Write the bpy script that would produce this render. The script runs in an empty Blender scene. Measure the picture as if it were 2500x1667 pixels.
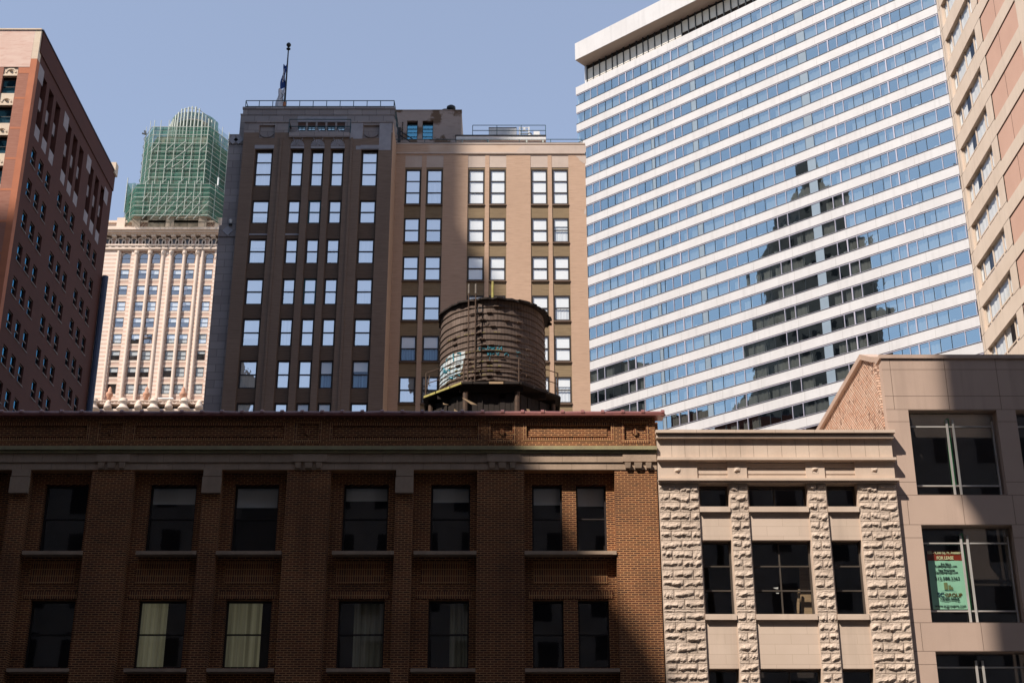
import bpy, bmesh, math, random
from mathutils import Vector, noise
R = math.radians
random.seed(7)
scene = bpy.context.scene
COL = scene.collection
EYE = 6.0                      # eye height above the street

# ------------------------------------------------------------ camera
F, TILT = 3550.0, R(22.85)     # focal length in photo pixels, upward tilt
cam_d = bpy.data.cameras.new("camera")
cam_d.sensor_width = 36.0
cam_d.lens = F / 2500.0 * 36.0
cam_d.clip_start, cam_d.clip_end = 0.5, 6000.0
cam = bpy.data.objects.new("camera", cam_d)
cam.location = (0, 0, EYE)
cam.rotation_euler = (R(90) + TILT, 0, 0)
COL.objects.link(cam)
scene.camera = cam

# ------------------------------------------------------------ sky, sun, exposure
SUN_EL, SUN_AZ = R(50), R(225)          # sun high in the south-west, behind the left shoulder
world = bpy.data.worlds.new("World")
scene.world = world
world.use_nodes = True
wn = world.node_tree
bg = wn.nodes["Background"]
sky = wn.nodes.new("ShaderNodeTexSky")
sky.sky_type = 'NISHITA'
sky.sun_disc = False
sky.sun_elevation = SUN_EL
sky.sun_rotation = SUN_AZ
sky.air_density = 1.0
sky.dust_density = 0.4
sky.ozone_density = 1.0
sky.altitude = 200
veil = wn.nodes.new("ShaderNodeMix"); veil.data_type = 'RGBA'      # even city haze lightening the blue
veil.inputs["Factor"].default_value = .3
veil.inputs[7].default_value = (3.1, 3.17, 3.6, 1)
wn.links.new(sky.outputs[0], veil.inputs[6])
wn.links.new(veil.outputs[2], bg.inputs[0])
bg.inputs[1].default_value = 0.11
sun_d = bpy.data.lights.new("sun", 'SUN')
sun_d.energy = 4.0
sun_d.angle = R(0.53)
sun_d.color = (1.0, 0.93, 0.84)
sun = bpy.data.objects.new("sun", sun_d)
COL.objects.link(sun)
sdir = Vector((math.sin(SUN_AZ) * math.cos(SUN_EL), math.cos(SUN_AZ) * math.cos(SUN_EL), math.sin(SUN_EL)))
sun.rotation_euler = (-sdir).to_track_quat('-Z', 'Y').to_euler()
sun.location = (-60, -60, 140)
scene.view_settings.view_transform = 'Standard'
scene.view_settings.look = 'None'
scene.view_settings.exposure = 0.9
scene.view_settings.gamma = 1.0
scene.cycles.max_bounces = 6
scene.cycles.diffuse_bounces = 3
scene.cycles.glossy_bounces = 3
scene.cycles.transparent_max_bounces = 8
scene.cycles.caustics_reflective = False
scene.cycles.caustics_refractive = False

# ------------------------------------------------------------ survey helpers: a photo pixel on a known plane -> metres
_S, _C = math.sin(TILT), math.cos(TILT)
def ray(x, y):
    u, v = (x - 1250) / F, (833.5 - y) / F
    return u, _C - v * _S, _S + v * _C
def atY(x, y, Y):
    a, b, c = ray(x, y)
    return a / b * Y, Y, c / b * Y + EYE
def atX(x, y, X):
    a, b, c = ray(x, y)
    t = X / a
    return X, b * t, c * t + EYE
def PX(x, y, Y): return atY(x, y, Y)[0]
def PZ(y, Y): return atY(1250, y, Y)[2]

# ------------------------------------------------------------ mesh builder
class Frame:
    """local (a, b, z): a along the wall, b inward from the wall plane, z up"""
    def __init__(s, fn): s.fn = fn
    def __call__(s, a, b, z): return s.fn(a, b, z)
def front(Y): return Frame(lambda a, b, z: (a, Y + b, z))
def east(X): return Frame(lambda a, b, z: (X - b, a, z))      # wall facing +X
def west(X): return Frame(lambda a, b, z: (X + b, a, z))      # wall facing -X
W0 = Frame(lambda a, b, z: (a, b, z))

class MB:
    def __init__(s, fr=W0):
        s.fr, s.v, s.f, s.m, s.sm = fr, [], [], [], False
    def add(s, pts, faces, mi=0):
        o = len(s.v)
        s.v += [s.fr(*p) for p in pts]
        for f in faces:
            s.f.append([i + o for i in f]); s.m.append(mi)
    def quad(s, p, q, r, t, mi=0): s.add([p, q, r, t], [(0, 1, 2, 3)], mi)
    def rect(s, a0, a1, z0, z1, b, mi=0):
        s.quad((a0, b, z0), (a1, b, z0), (a1, b, z1), (a0, b, z1), mi)
    def box(s, a0, a1, b0, b1, z0, z1, mi=0):
        p = [(a, b, z) for a in (a0, a1) for b in (b0, b1) for z in (z0, z1)]
        s.add(p, [(0, 1, 3, 2), (4, 6, 7, 5), (0, 4, 5, 1), (2, 3, 7, 6), (0, 2, 6, 4), (1, 5, 7, 3)], mi)
    def prism(s, poly, b0, b1, mi=0):
        """polygon in (a, z) pushed from b0 to b1"""
        n = len(poly)
        p = [(a, b0, z) for a, z in poly] + [(a, b1, z) for a, z in poly]
        fs = [tuple(range(n)), tuple(range(2 * n - 1, n - 1, -1))]
        fs += [(i, i + n, (i + 1) % n + n, (i + 1) % n) for i in range(n)]
        s.add(p, fs, mi)
    def slab(s, poly, z0, z1, mi=0):
        """polygon in (a, b) pushed from z0 to z1"""
        n = len(poly)
        p = [(a, b, z0) for a, b in poly] + [(a, b, z1) for a, b in poly]
        fs = [tuple(range(n)), tuple(range(2 * n - 1, n - 1, -1))]
        fs += [(i, i + n, (i + 1) % n + n, (i + 1) % n) for i in range(n)]
        s.add(p, fs, mi)
    def tube(s, p, q, r, n=6, mi=0, r2=None):
        p, q = Vector(p), Vector(q)
        d = (q - p).normalized()
        u = d.cross(Vector((0, 0, 1)))
        if u.length < 1e-3: u = Vector((1, 0, 0))
        u.normalize(); w = d.cross(u)
        r2 = r if r2 is None else r2
        pts = []
        for c, rr in ((p, r), (q, r2)):
            for k in range(n):
                t = 2 * math.pi * k / n
                pts.append(tuple(c + u * (rr * math.cos(t)) + w * (rr * math.sin(t))))
        fs = [(k, (k + 1) % n, (k + 1) % n + n, k + n) for k in range(n)]
        fs += [tuple(range(n - 1, -1, -1)), tuple(range(n, 2 * n))]
        s.add(pts, fs, mi)
    def path(s, pts, r, n=6, mi=0):
        for p, q in zip(pts, pts[1:]): s.tube(p, q, r, n, mi)
    def lathe(s, ca, cb, prof, n=16, mi=0, t0=0.0, t1=2 * math.pi):
        full = abs(t1 - t0 - 2 * math.pi) < 1e-6
        m = n if full else n + 1
        pts = [(ca + r * math.cos(t0 + (t1 - t0) * k / n), cb + r * math.sin(t0 + (t1 - t0) * k / n), z) for r, z in prof for k in range(m)]
        fs = []
        for j in range(len(prof) - 1):
            for k in range(n):
                k2 = (k + 1) % m
                fs.append((j * m + k, j * m + k2, (j + 1) * m + k2, (j + 1) * m + k))
        if full:
            fs += [tuple(range(m - 1, -1, -1)), tuple(range((len(prof) - 1) * m, len(prof) * m))]
        s.add(pts, fs, mi)
    def facade(s, a0, a1, z0, z1, holes, b=0.0, rev=0.2, mi=0):
        """wall sheet with rectangular openings (a0,a1,z0,z1) and their reveals"""
        A = sorted({a0, a1, *[h[0] for h in holes], *[h[1] for h in holes]})
        Z = sorted({z0, z1, *[h[2] for h in holes], *[h[3] for h in holes]})
        A = [a for a in A if a0 <= a <= a1]; Z = [z for z in Z if z0 <= z <= z1]
        for i in range(len(A) - 1):
            am = (A[i] + A[i + 1]) / 2
            for j in range(len(Z) - 1):
                zm = (Z[j] + Z[j + 1]) / 2
                if any(h[0] < am < h[1] and h[2] < zm < h[3] for h in holes): continue
                s.rect(A[i], A[i + 1], Z[j], Z[j + 1], b, mi)
        for h in holes:
            x0, x1, y0, y1 = h[:4]
            y0c, y1c = max(y0, z0), min(y1, z1)
            s.quad((x0, b, y0c), (x0, b + rev, y0c), (x0, b + rev, y1c), (x0, b, y1c), mi)
            s.quad((x1, b, y0c), (x1, b, y1c), (x1, b + rev, y1c), (x1, b + rev, y0c), mi)
            if y1 < z1: s.quad((x0, b, y1), (x0, b + rev, y1), (x1, b + rev, y1), (x1, b, y1), mi)
            if y0 > z0: s.quad((x0, b, y0), (x1, b, y0), (x1, b + rev, y0), (x0, b + rev, y0), mi)

ORG = {}
def obj(name, mb, mats, parent=None, loc=None, smooth=False):
    me = bpy.data.meshes.new(name)
    L = Vector(ORG[parent.name]) if parent else Vector(loc or (0, 0, 0))
    me.from_pydata([tuple(Vector(v) - L) for v in mb.v], [], mb.f)
    if not isinstance(mats, (list, tuple)): mats = [mats]
    for m in mats: me.materials.append(m)
    if len(mats) > 1: me.polygons.foreach_set("material_index", mb.m)
    bm = bmesh.new(); bm.from_mesh(me)
    bmesh.ops.recalc_face_normals(bm, faces=bm.faces)
    bm.to_mesh(me); bm.free()
    if smooth: me.polygons.foreach_set("use_smooth", [True] * len(me.polygons))
    me.update()
    o = bpy.data.objects.new(name, me)
    COL.objects.link(o)
    if parent: o.parent = parent
    else: o.location = L
    ORG[o.name] = tuple(L)
    return o
def pieces(name, mb, mats, parent):
    """every connected island of the mesh becomes an object of its own"""
    n = len(mb.v); p = list(range(n))
    def find(i):
        while p[i] != i: p[i] = p[p[i]]; i = p[i]
        return i
    for f in mb.f:
        for i in f[1:]: p[find(i)] = find(f[0])
    isl = {}
    for f, m in zip(mb.f, mb.m): isl.setdefault(find(f[0]), []).append((f, m))
    for fs in isl.values():
        q = MB(); idx = {}
        for f, m in fs:
            for i in f:
                if i not in idx: idx[i] = len(q.v); q.v.append(mb.v[i])
            q.f.append([idx[i] for i in f]); q.m.append(m)
        obj(name, q, mats, parent)
def tag(o, label, cat, group=None):
    o["label"] = label; o["category"] = cat
    if group: o["group"] = group
    return o
def thing(name, label, cat, loc, group=None):
    o = bpy.data.objects.new(name, None)
    o.empty_display_size = 0.5
    COL.objects.link(o); o.location = loc
    ORG[o.name] = tuple(loc)
    return tag(o, label, cat, group)
def struct(name, mb, m):
    o = obj(name, mb, m); o["kind"] = "structure"; return o

# ------------------------------------------------------------ materials
class NT:
    def __init__(s, name):
        s.mat = bpy.data.materials.new(name); s.mat.use_nodes = True
        s.t = s.mat.node_tree; s.b = s.t.nodes["Principled BSDF"]; s.out = s.t.nodes["Material Output"]
        s.co = s.n("ShaderNodeTexCoord").outputs["Object"]
    def n(s, typ, **kw):
        nd = s.t.nodes.new(typ)
        for k, v in kw.items(): setattr(nd, k, v)
        return nd
    def l(s, a, b): s.t.links.new(a, b)
    def val(s, sock, v):
        if hasattr(v, "is_linked") or hasattr(v, "links"): s.l(v, sock)
        else: sock.default_value = v
    def math(s, op, a, b=None, c=None):
        m = s.n("ShaderNodeMath", operation=op); s.val(m.inputs[0], a)
        if b is not None: s.val(m.inputs[1], b)
        if c is not None: s.val(m.inputs[2], c)
        return m.outputs[0]
    def noise(s, scale, detail=4, stretch=(1, 1, 1), co=None, rough=.55):
        mp = s.n("ShaderNodeMapping"); mp.inputs["Scale"].default_value = stretch
        s.l(co or s.co, mp.inputs[0])
        t = s.n("ShaderNodeTexNoise"); t.inputs["Scale"].default_value = scale
        t.inputs["Detail"].default_value = detail; t.inputs["Roughness"].default_value = rough
        s.l(mp.outputs[0], t.inputs["Vector"]); return t.outputs["Fac"]
    def ramp(s, fac, lo, hi):
        r = s.n("ShaderNodeMapRange"); s.l(fac, r.inputs[0])
        r.inputs[1].default_value = lo; r.inputs[2].default_value = hi; return r.outputs[0]
    def mix(s, fac, c1, c2, mode='MIX'):
        m = s.n("ShaderNodeMix", data_type='RGBA', blend_type=mode)
        s.val(m.inputs["Factor"], fac)
        for k, c in ((6, c1), (7, c2)):
            if isinstance(c, tuple): m.inputs[k].default_value = (*c[:3], 1)
            else: s.l(c, m.inputs[k])
        return m.outputs[2]
    def uz(s):
        sp = s.n("ShaderNodeSeparateXYZ"); s.l(s.co, sp.inputs[0])
        cb = s.n("ShaderNodeCombineXYZ")
        s.l(s.math('ADD', sp.outputs[0], sp.outputs[1]), cb.inputs[0]); s.l(sp.outputs[2], cb.inputs[1])
        return cb.outputs[0], sp
    def color(s, c, rough=.8, metal=0., spec=.25):
        if isinstance(c, tuple): s.b.inputs["Base Color"].default_value = (*c, 1)
        else: s.l(c, s.b.inputs["Base Color"])
        s.val(s.b.inputs["Roughness"], rough); s.b.inputs["Metallic"].default_value = metal
        s.b.inputs["Specular IOR Level"].default_value = spec
    def bump(s, h, strength=.4, dist=.02):
        bp = s.n("ShaderNodeBump"); bp.inputs["Strength"].default_value = strength; bp.inputs["Distance"].default_value = dist
        s.l(h, bp.inputs["Height"]); s.l(bp.outputs[0], s.b.inputs["Normal"])

def plain(name, c1, c2=None, scale=1.2, rough=.75, metal=0., spec=.25, stretch=(1, 1, 1), streak=0., fine=0., bump=0., bscale=25., lo=.35, hi=.68):
    N = NT(name); c2 = c2 or tuple(x * .78 for x in c1)
    c = N.mix(N.ramp(N.noise(scale, 5, stretch), lo, hi), c1, c2)
    if streak:
        st = N.ramp(N.noise(1.0, 5, (2.2, 2.2, .12)), .52, .75)
        c = N.mix(N.math('MULTIPLY', st, streak), c, tuple(x * .45 for x in c1))
    if fine:
        f = N.ramp(N.noise(bscale, 3), .3, .7)
        c = N.mix(N.math('MULTIPLY', f, fine), c, tuple(x * .55 for x in c1))
    N.color(c, rough, metal, spec)
    if bump: N.bump(N.noise(bscale, 5), bump, .03)
    return N.mat

def brick(name, c1, c2, mortar, bw=.215, bh=.068, ms=.011, stain=.5, staincol=None, rough=.85, bump=.5, dist=.012, offset=.5, sscale=.5, streak=0., patch=None):
    N = NT(name); uz, sp = N.uz()
    t = N.n("ShaderNodeTexBrick"); t.offset = offset
    for k, v in (("Scale", 1.0), ("Mortar Size", ms), ("Mortar Smooth", .15), ("Bias", 0.0), ("Brick Width", bw), ("Row Height", bh)):
        t.inputs[k].default_value = v
    t.inputs["Color1"].default_value = (*c1, 1); t.inputs["Color2"].default_value = (*c2, 1); t.inputs["Mortar"].default_value = (*mortar, 1)
    N.l(uz, t.inputs["Vector"])
    c = t.outputs["Color"]
    st = N.ramp(N.noise(sscale, 6), .4, .72)
    c = N.mix(N.math('MULTIPLY', st, stain), c, staincol or tuple(x * .5 for x in c2))
    if streak:
        s2 = N.ramp(N.noise(1.0, 5, (1.6, 1.6, .1)), .55, .75)
        c = N.mix(N.math('MULTIPLY', s2, streak), c, tuple(x * .4 for x in c2))
    if patch:
        pc, lo, hi, psc = patch
        c = N.mix(N.ramp(N.noise(psc, 3, (1, 1, 1)), lo, hi), c, pc)
    N.color(c, rough)
    if bump: N.bump(N.math('SUBTRACT', 1.0, t.outputs["Fac"]), bump, dist)
    return N.mat

def coursed(name, c1, c2, c3, hs=11., us=.55, stain=.35, sscale=.16, patch=None, course=None, thr=.5):
    """masonry seen from far away: mottled runs of brick lying in courses"""
    N = NT(name); uz, sp = N.uz()
    f = N.noise(1.0, 5, (us, hs, 1), uz, .7)
    c = N.mix(N.ramp(f, .34, .66), c1, c2)
    f2 = N.noise(1.0, 3, (us * 2.2, hs * 1.7, 1), uz, .6)
    c = N.mix(N.math('MULTIPLY', N.ramp(f2, .52, .72), .7), c, c3)
    if course:
        z = N.math('FRACT', N.math('MULTIPLY', sp.outputs[2], 1.0 / course))
        c = N.mix(N.math('MULTIPLY', N.math('LESS_THAN', z, .28), .35), c, c3)
    c = N.mix(N.math('MULTIPLY', N.ramp(N.noise(sscale, 6), .42, .7), stain), c, c3)
    if patch:
        pc, lo, hi, psc = patch
        c = N.mix(N.ramp(N.noise(psc, 4), lo, hi), c, pc)
    N.color(c, .85, 0, .2)
    return N.mat

def banded(name, cA, cB, period, duty=.5, soft=.08):
    N = NT(name); uz, sp = N.uz()
    z = N.math('FRACT', N.math('MULTIPLY', sp.outputs[2], 1.0 / period))
    tri = N.math('ABSOLUTE', N.math('SUBTRACT', z, .5))
    fac = N.ramp(tri, duty / 2 - soft, duty / 2 + soft)
    nz = N.ramp(N.noise(1.4, 4), .3, .75)
    cB2 = N.mix(nz, cB, tuple(min(1, x * 1.25) for x in cB))
    c = N.mix(fac, cB2, cA)
    c = N.mix(N.math('MULTIPLY', N.ramp(N.noise(.25, 5), .5, .75), .3), c, tuple(x * .7 for x in cB))
    N.color(c, .6, 0, .3)
    return N.mat

def glass(name, tint=(.9, .95, 1), refl=.3, rough=.015, trans=(.85, .9, .92), fres=.5, wave=.06):
    N = NT(name); N.t.nodes.remove(N.b)
    g = N.n("ShaderNodeBsdfGlossy"); g.inputs["Color"].default_value = (*tint, 1); g.inputs["Roughness"].default_value = rough
    wav = N.n("ShaderNodeBump"); wav.inputs["Strength"].default_value = wave; wav.inputs["Distance"].default_value = .05
    N.l(N.noise(1.1, 2), wav.inputs["Height"]); N.l(wav.outputs[0], g.inputs["Normal"])
    tr = N.n("ShaderNodeBsdfTransparent"); tr.inputs["Color"].default_value = (*trans, 1)
    lw = N.n("ShaderNodeLayerWeight"); lw.inputs["Blend"].default_value = .5
    fac = N.math('MINIMUM', N.math('MULTIPLY_ADD', N.math('POWER', lw.outputs["Facing"], 4.0), fres, refl), 1.0)
    m = N.n("ShaderNodeMixShader"); N.l(fac, m.inputs[0]); N.l(tr.outputs[0], m.inputs[1]); N.l(g.outputs[0], m.inputs[2])
    N.l(m.outputs[0], N.out.inputs[0])
    return N.mat

def cloth(name, c1, c2, period=.12, trans=0.):
    """pleated curtain cloth"""
    N = NT(name); uz, sp = N.uz()
    w = N.noise(1.0, 2, (1 / period, .1, 1), uz)
    N.color(N.mix(N.ramp(w, .35, .65), c1, c2), .9, 0, .1)
    return N.mat

M = dict(
    near_brick=brick("near brick", (.155, .048, .021), (.062, .026, .017), (.46, .225, .095), ms=.0135, stain=.45, sscale=.55, bump=.8, streak=.3, patch=((.06, .035, .022), .62, .8, 7.0)),
    near_soldier=brick("near soldier brick", (.215, .068, .028), (.09, .036, .023), (.48, .26, .115), bw=.072, bh=.205, ms=.012, offset=0, stain=.3, sscale=.9, bump=.8),
    brownstone=plain("weathered sandstone", (.42, .30, .215), (.33, .235, .165), 1.5, fine=.3, streak=.35, bump=.15, bscale=14),
    mossy=plain("mossy stone", (.33, .29, .155), (.27, .215, .13), 2.2, fine=.3, streak=.2, bump=.15),
    tile=plain("glazed roof tile", (.23, .085, .07), (.17, .06, .055), 3, rough=.35, spec=.5),
    lime=plain("limestone", (.61, .475, .375), (.53, .40, .31), .9, fine=.15, streak=.38, bump=.08, bscale=30),
    lime_ashlar=brick("limestone ashlar", (.60, .465, .37), (.56, .43, .34), (.44, .33, .25), bw=1.0, bh=.305, ms=.006, stain=.4, staincol=(.47, .36, .27), sscale=.8, streak=.3, bump=.15),
    rockface=plain("rock faced limestone", (.60, .47, .375), (.47, .36, .28), 1.3, fine=.3, bump=.7, bscale=22, streak=.3),
    granite=plain("pink granite", (.52, .375, .295), (.46, .33, .26), .5, rough=.55, fine=.28, bscale=45, streak=.34),
    joint=plain("dark joint", (.10, .065, .045)),
    party=brick("salvaged common brick", (.66, .37, .25), (.70, .50, .38), (.20, .11, .07), bw=.24, bh=.10, ms=.022, stain=.35, staincol=(.66, .48, .37), sscale=1.6, bump=.9, dist=.02, patch=((.20, .11, .075), .58, .66, 4.5)),  # dark mortar also paints the shadows in the gaps between bricks
    brown_brick=coursed("brown brick", (.225, .16, .122), (.18, .126, .096), (.115, .08, .062), patch=((.40, .30, .24), .72, .78, .22)),
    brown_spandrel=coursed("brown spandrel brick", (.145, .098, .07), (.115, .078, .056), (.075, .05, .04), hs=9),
    buff_brick=coursed("buff brick", (.49, .33, .235), (.425, .285, .2), (.31, .20, .135), stain=.22),
    pale_render=plain("pale stucco", (.50, .40, .335), (.45, .355, .295), .8, fine=.15, streak=.15),
    grey_stone=brick("grey ashlar", (.31, .275, .265), (.235, .205, .20), (.14, .12, .115), bw=1.15, bh=.62, ms=.02, stain=.45, staincol=(.20, .17, .165), sscale=.35, bump=0),
    grey_lintel=plain("blue grey stone", (.33, .32, .34), (.26, .25, .27), 1.2, streak=.2),
    frame_brown=plain("dark window frame", (.030, .022, .02), rough=.5),
    frame_teal=plain("teal window frame", (.02, .07, .085), rough=.5),
    blind=plain("white roller blind", (.90, .90, .89), (.86, .865, .86), 1.5, rough=.9),
    sheer=cloth("sheer curtain", (.80, .81, .82), (.62, .645, .67), .16),
    blue_curtain=cloth("blue curtain", (.16, .30, .46), (.06, .13, .22), .14),
    cream_curtain=cloth("cream curtain", (.55, .52, .38), (.32, .30, .2), .12),
    dark=plain("dark room", (.035, .025, .021), rough=.9),
    glass=glass("window glass", (1, .99, .97), .30, trans=(.95, .97, .98)),
    glass_dark=glass("dark window glass", (.75, .85, 1), .09, trans=(.86, .86, .84), fres=.35, wave=.012),
    glass_blue=glass("blue window glass", (.60, .74, .76), .62, trans=(.90, .92, .90), wave=.03),
    glass_side=glass("side window glass", (.14, .50, .70), .62, trans=(.4, .6, .7)),
    white_band=plain("white precast concrete", (.52, .495, .485), (.475, .45, .44), .25, rough=.6, streak=.22, fine=.08, bscale=3),
    lilac_metal=plain("anodised window metal", (.42, .385, .44), (.38, .35, .40), .6, rough=.4, metal=.2),
    soffit=plain("soffit concrete", (.52, .40, .33), (.47, .36, .30), .3),
    louvre=plain("louvre panel", (.74, .68, .60), (.68, .62, .54), .6),
    hotel_curtain=cloth("hotel sheer curtain", (.46, .46, .43), (.34, .345, .33), .22),
    hotel_blind=plain("hotel roller blind", (.44, .47, .44), (.40, .42, .40), .7),
    panel_grey=plain("grey infill panel", (.20, .25, .30), (.18, .225, .27), .6, rough=.5),
    beige_stone=plain("beige precast", (.64, .52, .42), (.58, .465, .37), .4, fine=.12, streak=.2),
    salmon=plain("salmon panel", (.57, .355, .27), (.53, .325, .245), .4, fine=.12, bscale=12),
    curtain_white=cloth("white curtain", (.80, .78, .75), (.66, .65, .63), .25),
    glass_pale=glass("pale window glass", (.85, .9, .95), .10, trans=(.95, .96, .96), fres=.3),
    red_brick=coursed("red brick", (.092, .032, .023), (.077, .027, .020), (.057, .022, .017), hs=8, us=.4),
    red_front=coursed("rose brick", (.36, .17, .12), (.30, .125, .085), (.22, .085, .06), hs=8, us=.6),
    orange_tile=plain("orange terracotta", (.46, .155, .075), (.39, .13, .065), .7, fine=.15),
    pink_crown=coursed("pink and cream terracotta", (.66, .49, .41), (.60, .40, .33), (.52, .30, .24), hs=2.5, us=.4, stain=.15),
    cream_crown=coursed("cream terracotta", (.64, .52, .40), (.60, .47, .36), (.52, .40, .3), hs=2.5, us=.5, stain=.15),
    grey_terra=plain("grey terracotta panel", (.30, .25, .255), (.24, .20, .205), 1.5),
    terra=plain("cream terracotta glaze", (.64, .505, .415), (.58, .45, .36), .5, fine=.1, bscale=4),
    terra_band=banded("banded terracotta", (.64, .515, .425), (.48, .325, .25), .9, .46),
    terra_pink=plain("pink terracotta", (.50, .345, .275), (.45, .305, .24), .8, fine=.2, bscale=5),
    copper_red=plain("rust red copper", (.42, .17, .08), (.36, .14, .07), .8),
    blue_pipe=plain("blue grey metal", (.05, .06, .10), rough=.5),
    pole=plain("galvanised pole", (.42, .44, .39), (.32, .34, .30), 2, rough=.6),
    steel_dark=plain("dark steel", (.03, .035, .04), rough=.5),
    teal_steel=plain("blue green painted steel", (.025, .07, .085), rough=.5),
    white_metal=plain("white sheet metal", (.72, .71, .69), (.64, .63, .61), .9, rough=.5, streak=.1),
    rust=plain("rusty iron", (.10, .06, .04), (.06, .04, .03), 6, rough=.8),
    board=plain("old board", (.42, .29, .17), (.3, .2, .12), 3, stretch=(1, 1, 6)),
    moss_board=plain("lichen board", (.40, .35, .10), (.25, .2, .08), 5),
    dark_timber=plain("dark timber", (.022, .014, .010), (.015, .010, .008), 4, stretch=(1, 1, 6)),
    silver=plain("brushed aluminium", (.55, .51, .47), rough=.4, metal=.3),
    asphalt=plain("asphalt", (.05, .05, .05), (.04, .04, .04), 3, fine=.3),
    paving=plain("concrete paving", (.28, .27, .25), (.24, .23, .21), 1),
    roofing=plain("roof felt", (.07, .065, .06), (.05, .048, .045), 1),
    paint_white=plain("white road paint", (.75, .75, .72)),
    flag_blue=plain("blue flag cloth", (.02, .06, .22), (.015, .045, .17), 3),
    flag_white=plain("white flag cloth", (.62, .60, .62), (.54, .52, .54), 3),
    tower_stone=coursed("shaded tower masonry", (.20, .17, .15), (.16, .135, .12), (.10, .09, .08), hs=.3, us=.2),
)

# net: a green mesh cloth that half covers what stands behind it
def net(name, c, cover):
    N = NT(name); N.t.nodes.remove(N.b)
    d = N.n("ShaderNodeBsdfDiffuse"); d.inputs[0].default_value = (*c, 1)
    tl = N.n("ShaderNodeBsdfTranslucent"); tl.inputs[0].default_value = (*c, 1)
    mm = N.n("ShaderNodeMixShader"); mm.inputs[0].default_value = .35
    N.l(d.outputs[0], mm.inputs[1]); N.l(tl.outputs[0], mm.inputs[2])
    tr = N.n("ShaderNodeBsdfTransparent")
    m = N.n("ShaderNodeMixShader")
    f = N.ramp(N.noise(.5, 6, (1, 1, .7)), .3, .7)
    N.l(N.math('MULTIPLY_ADD', f, .5, cover - .27), m.inputs[0])
    N.l(tr.outputs[0], m.inputs[1]); N.l(mm.outputs[0], m.inputs[2]); N.l(m.outputs[0], N.out.inputs[0])
    return N.mat
M['net'] = net("green debris net", (.085, .195, .15), .76)
M['net_light'] = net("blue green debris net", (.12, .30, .30), .30)

# staves of the water tank
def staves():
    N = NT("weathered tank staves")
    sp = N.n("ShaderNodeSeparateXYZ"); N.l(N.co, sp.inputs[0])
    ang = N.math('ARCTAN2', sp.outputs[1], sp.outputs[0])
    k = N.math('MULTIPLY', ang, 15.0)
    st = N.math('FLOOR', k)
    wn_ = N.n("ShaderNodeTexWhiteNoise", noise_dimensions='1D'); N.l(st, wn_.inputs["W"])
    gap = N.math('LESS_THAN', N.math('FRACT', k), .07)
    cb = N.n("ShaderNodeCombineXYZ"); N.l(N.math('MULTIPLY', ang, 6.0), cb.inputs[0]); N.l(sp.outputs[2], cb.inputs[1])
    grain = N.noise(1.0, 6, (6, .9, 1), cb.outputs[0], .7)
    c = N.mix(N.ramp(grain, .3, .72), (.165, .118, .095), (.07, .049, .039))
    c = N.mix(N.math('MULTIPLY', wn_.outputs["Value"], .45), c, (.13, .092, .072))
    c = N.mix(N.math('MULTIPLY', N.ramp(N.noise(1.2, 5), .55, .7), .5), c, (.24, .18, .15))
    c = N.mix(gap, c, (.015, .011, .009))
    N.color(c, .85, 0, .2)
    return N.mat
M['staves'] = staves()
M.update(
    bronze=plain("bronze window frame", (.10, .08, .065), rough=.45, metal=.3),
    green_fin=plain("green glass fin", (.03, .42, .11), rough=.3, spec=.5),
    banner_green=plain("mint banner cloth", (.36, .70, .50), (.33, .65, .46), 2),
    banner_red=plain("red banner cloth", (.28, .035, .015), rough=.8),
    banner_black=plain("black banner cloth", (.02, .018, .022), rough=.8),
    ink_mint=plain("mint ink", (.40, .80, .70)), ink_cream=plain("cream ink", (.75, .72, .42)), ink_dark=plain("dark ink", (.02, .045, .04)),
    ink_teal=plain("teal ink", (.01, .06, .09)), ink_bronze=plain("bronze ink", (.14, .09, .02)), ink_olive=plain("olive ink", (.22, .26, .11)),
    graffiti_blue=plain("blue spray paint", (.04, .24, .31)), graffiti_white=plain("white spray paint", (.50, .50, .48), (.30, .40, .46), 2.2),
    graffiti_dim=plain("faded spray paint", (.20, .19, .19)),
)
M.update(
    buff_parapet=coursed("parapet brick", (.49, .34, .245), (.43, .295, .21), (.31, .20, .135), stain=.25, patch=((.52, .39, .30), .52, .56, .09)),
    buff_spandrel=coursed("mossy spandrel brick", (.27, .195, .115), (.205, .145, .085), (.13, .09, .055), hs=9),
    penthouse=coursed("patched penthouse stucco", (.36, .29, .255), (.33, .265, .235), (.27, .21, .185), hs=2, stain=.3, patch=((.14, .09, .06), .52, .56, .45)),
    glass_teal=glass("teal window glass", (.2, .5, .62), .5, trans=(.3, .6, .7)),
)
M.update(
    red_sill=plain("window stone sill", (.25, .20, .185)),
    panel_dim=plain("dark grey glass", (.12, .12, .13), rough=.3),  # flat dark grey for every other medallion
    gallery_dark=plain("gallery glass", (.02, .035, .05), rough=.15, spec=.6),
    copper_terra=plain("rust terracotta", (.48, .25, .16)),
    terra_dim=plain("weathered drum stone", (.34, .28, .22), (.26, .2, .15), .3),
    tower_glass=plain("tower glass", (.03, .03, .032), rough=.5, spec=.1),
)
M['brown_dark'] = plain('dark brown panel', (.10, .05, .035))
M['glass_bright'] = glass('bright window glass', (.98, .98, 1), .46, trans=(.93, .95, .96))
M['worn_metal'] = plain('worn grey pipe', (.22, .19, .16), (.15, .12, .10), 4)
M['street_stone'] = coursed('pale street wall masonry', (.42, .34, .28), (.36, .29, .235), (.25, .20, .16), hs=.3, us=.2)
M['glass_shade'] = glass('hotel glass shaded copy', (1, .99, .97), .56, trans=(.95, .97, .98))  # copy of the hotel glass whose extra reflection brightens the shaded columns
M['glass_lit'] = glass('hotel glass sunlit copy', (1, .99, .97), .14, trans=(.97, .98, .98), fres=.3)  # copy of the hotel glass with reflection cut for the sunlit columns
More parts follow.
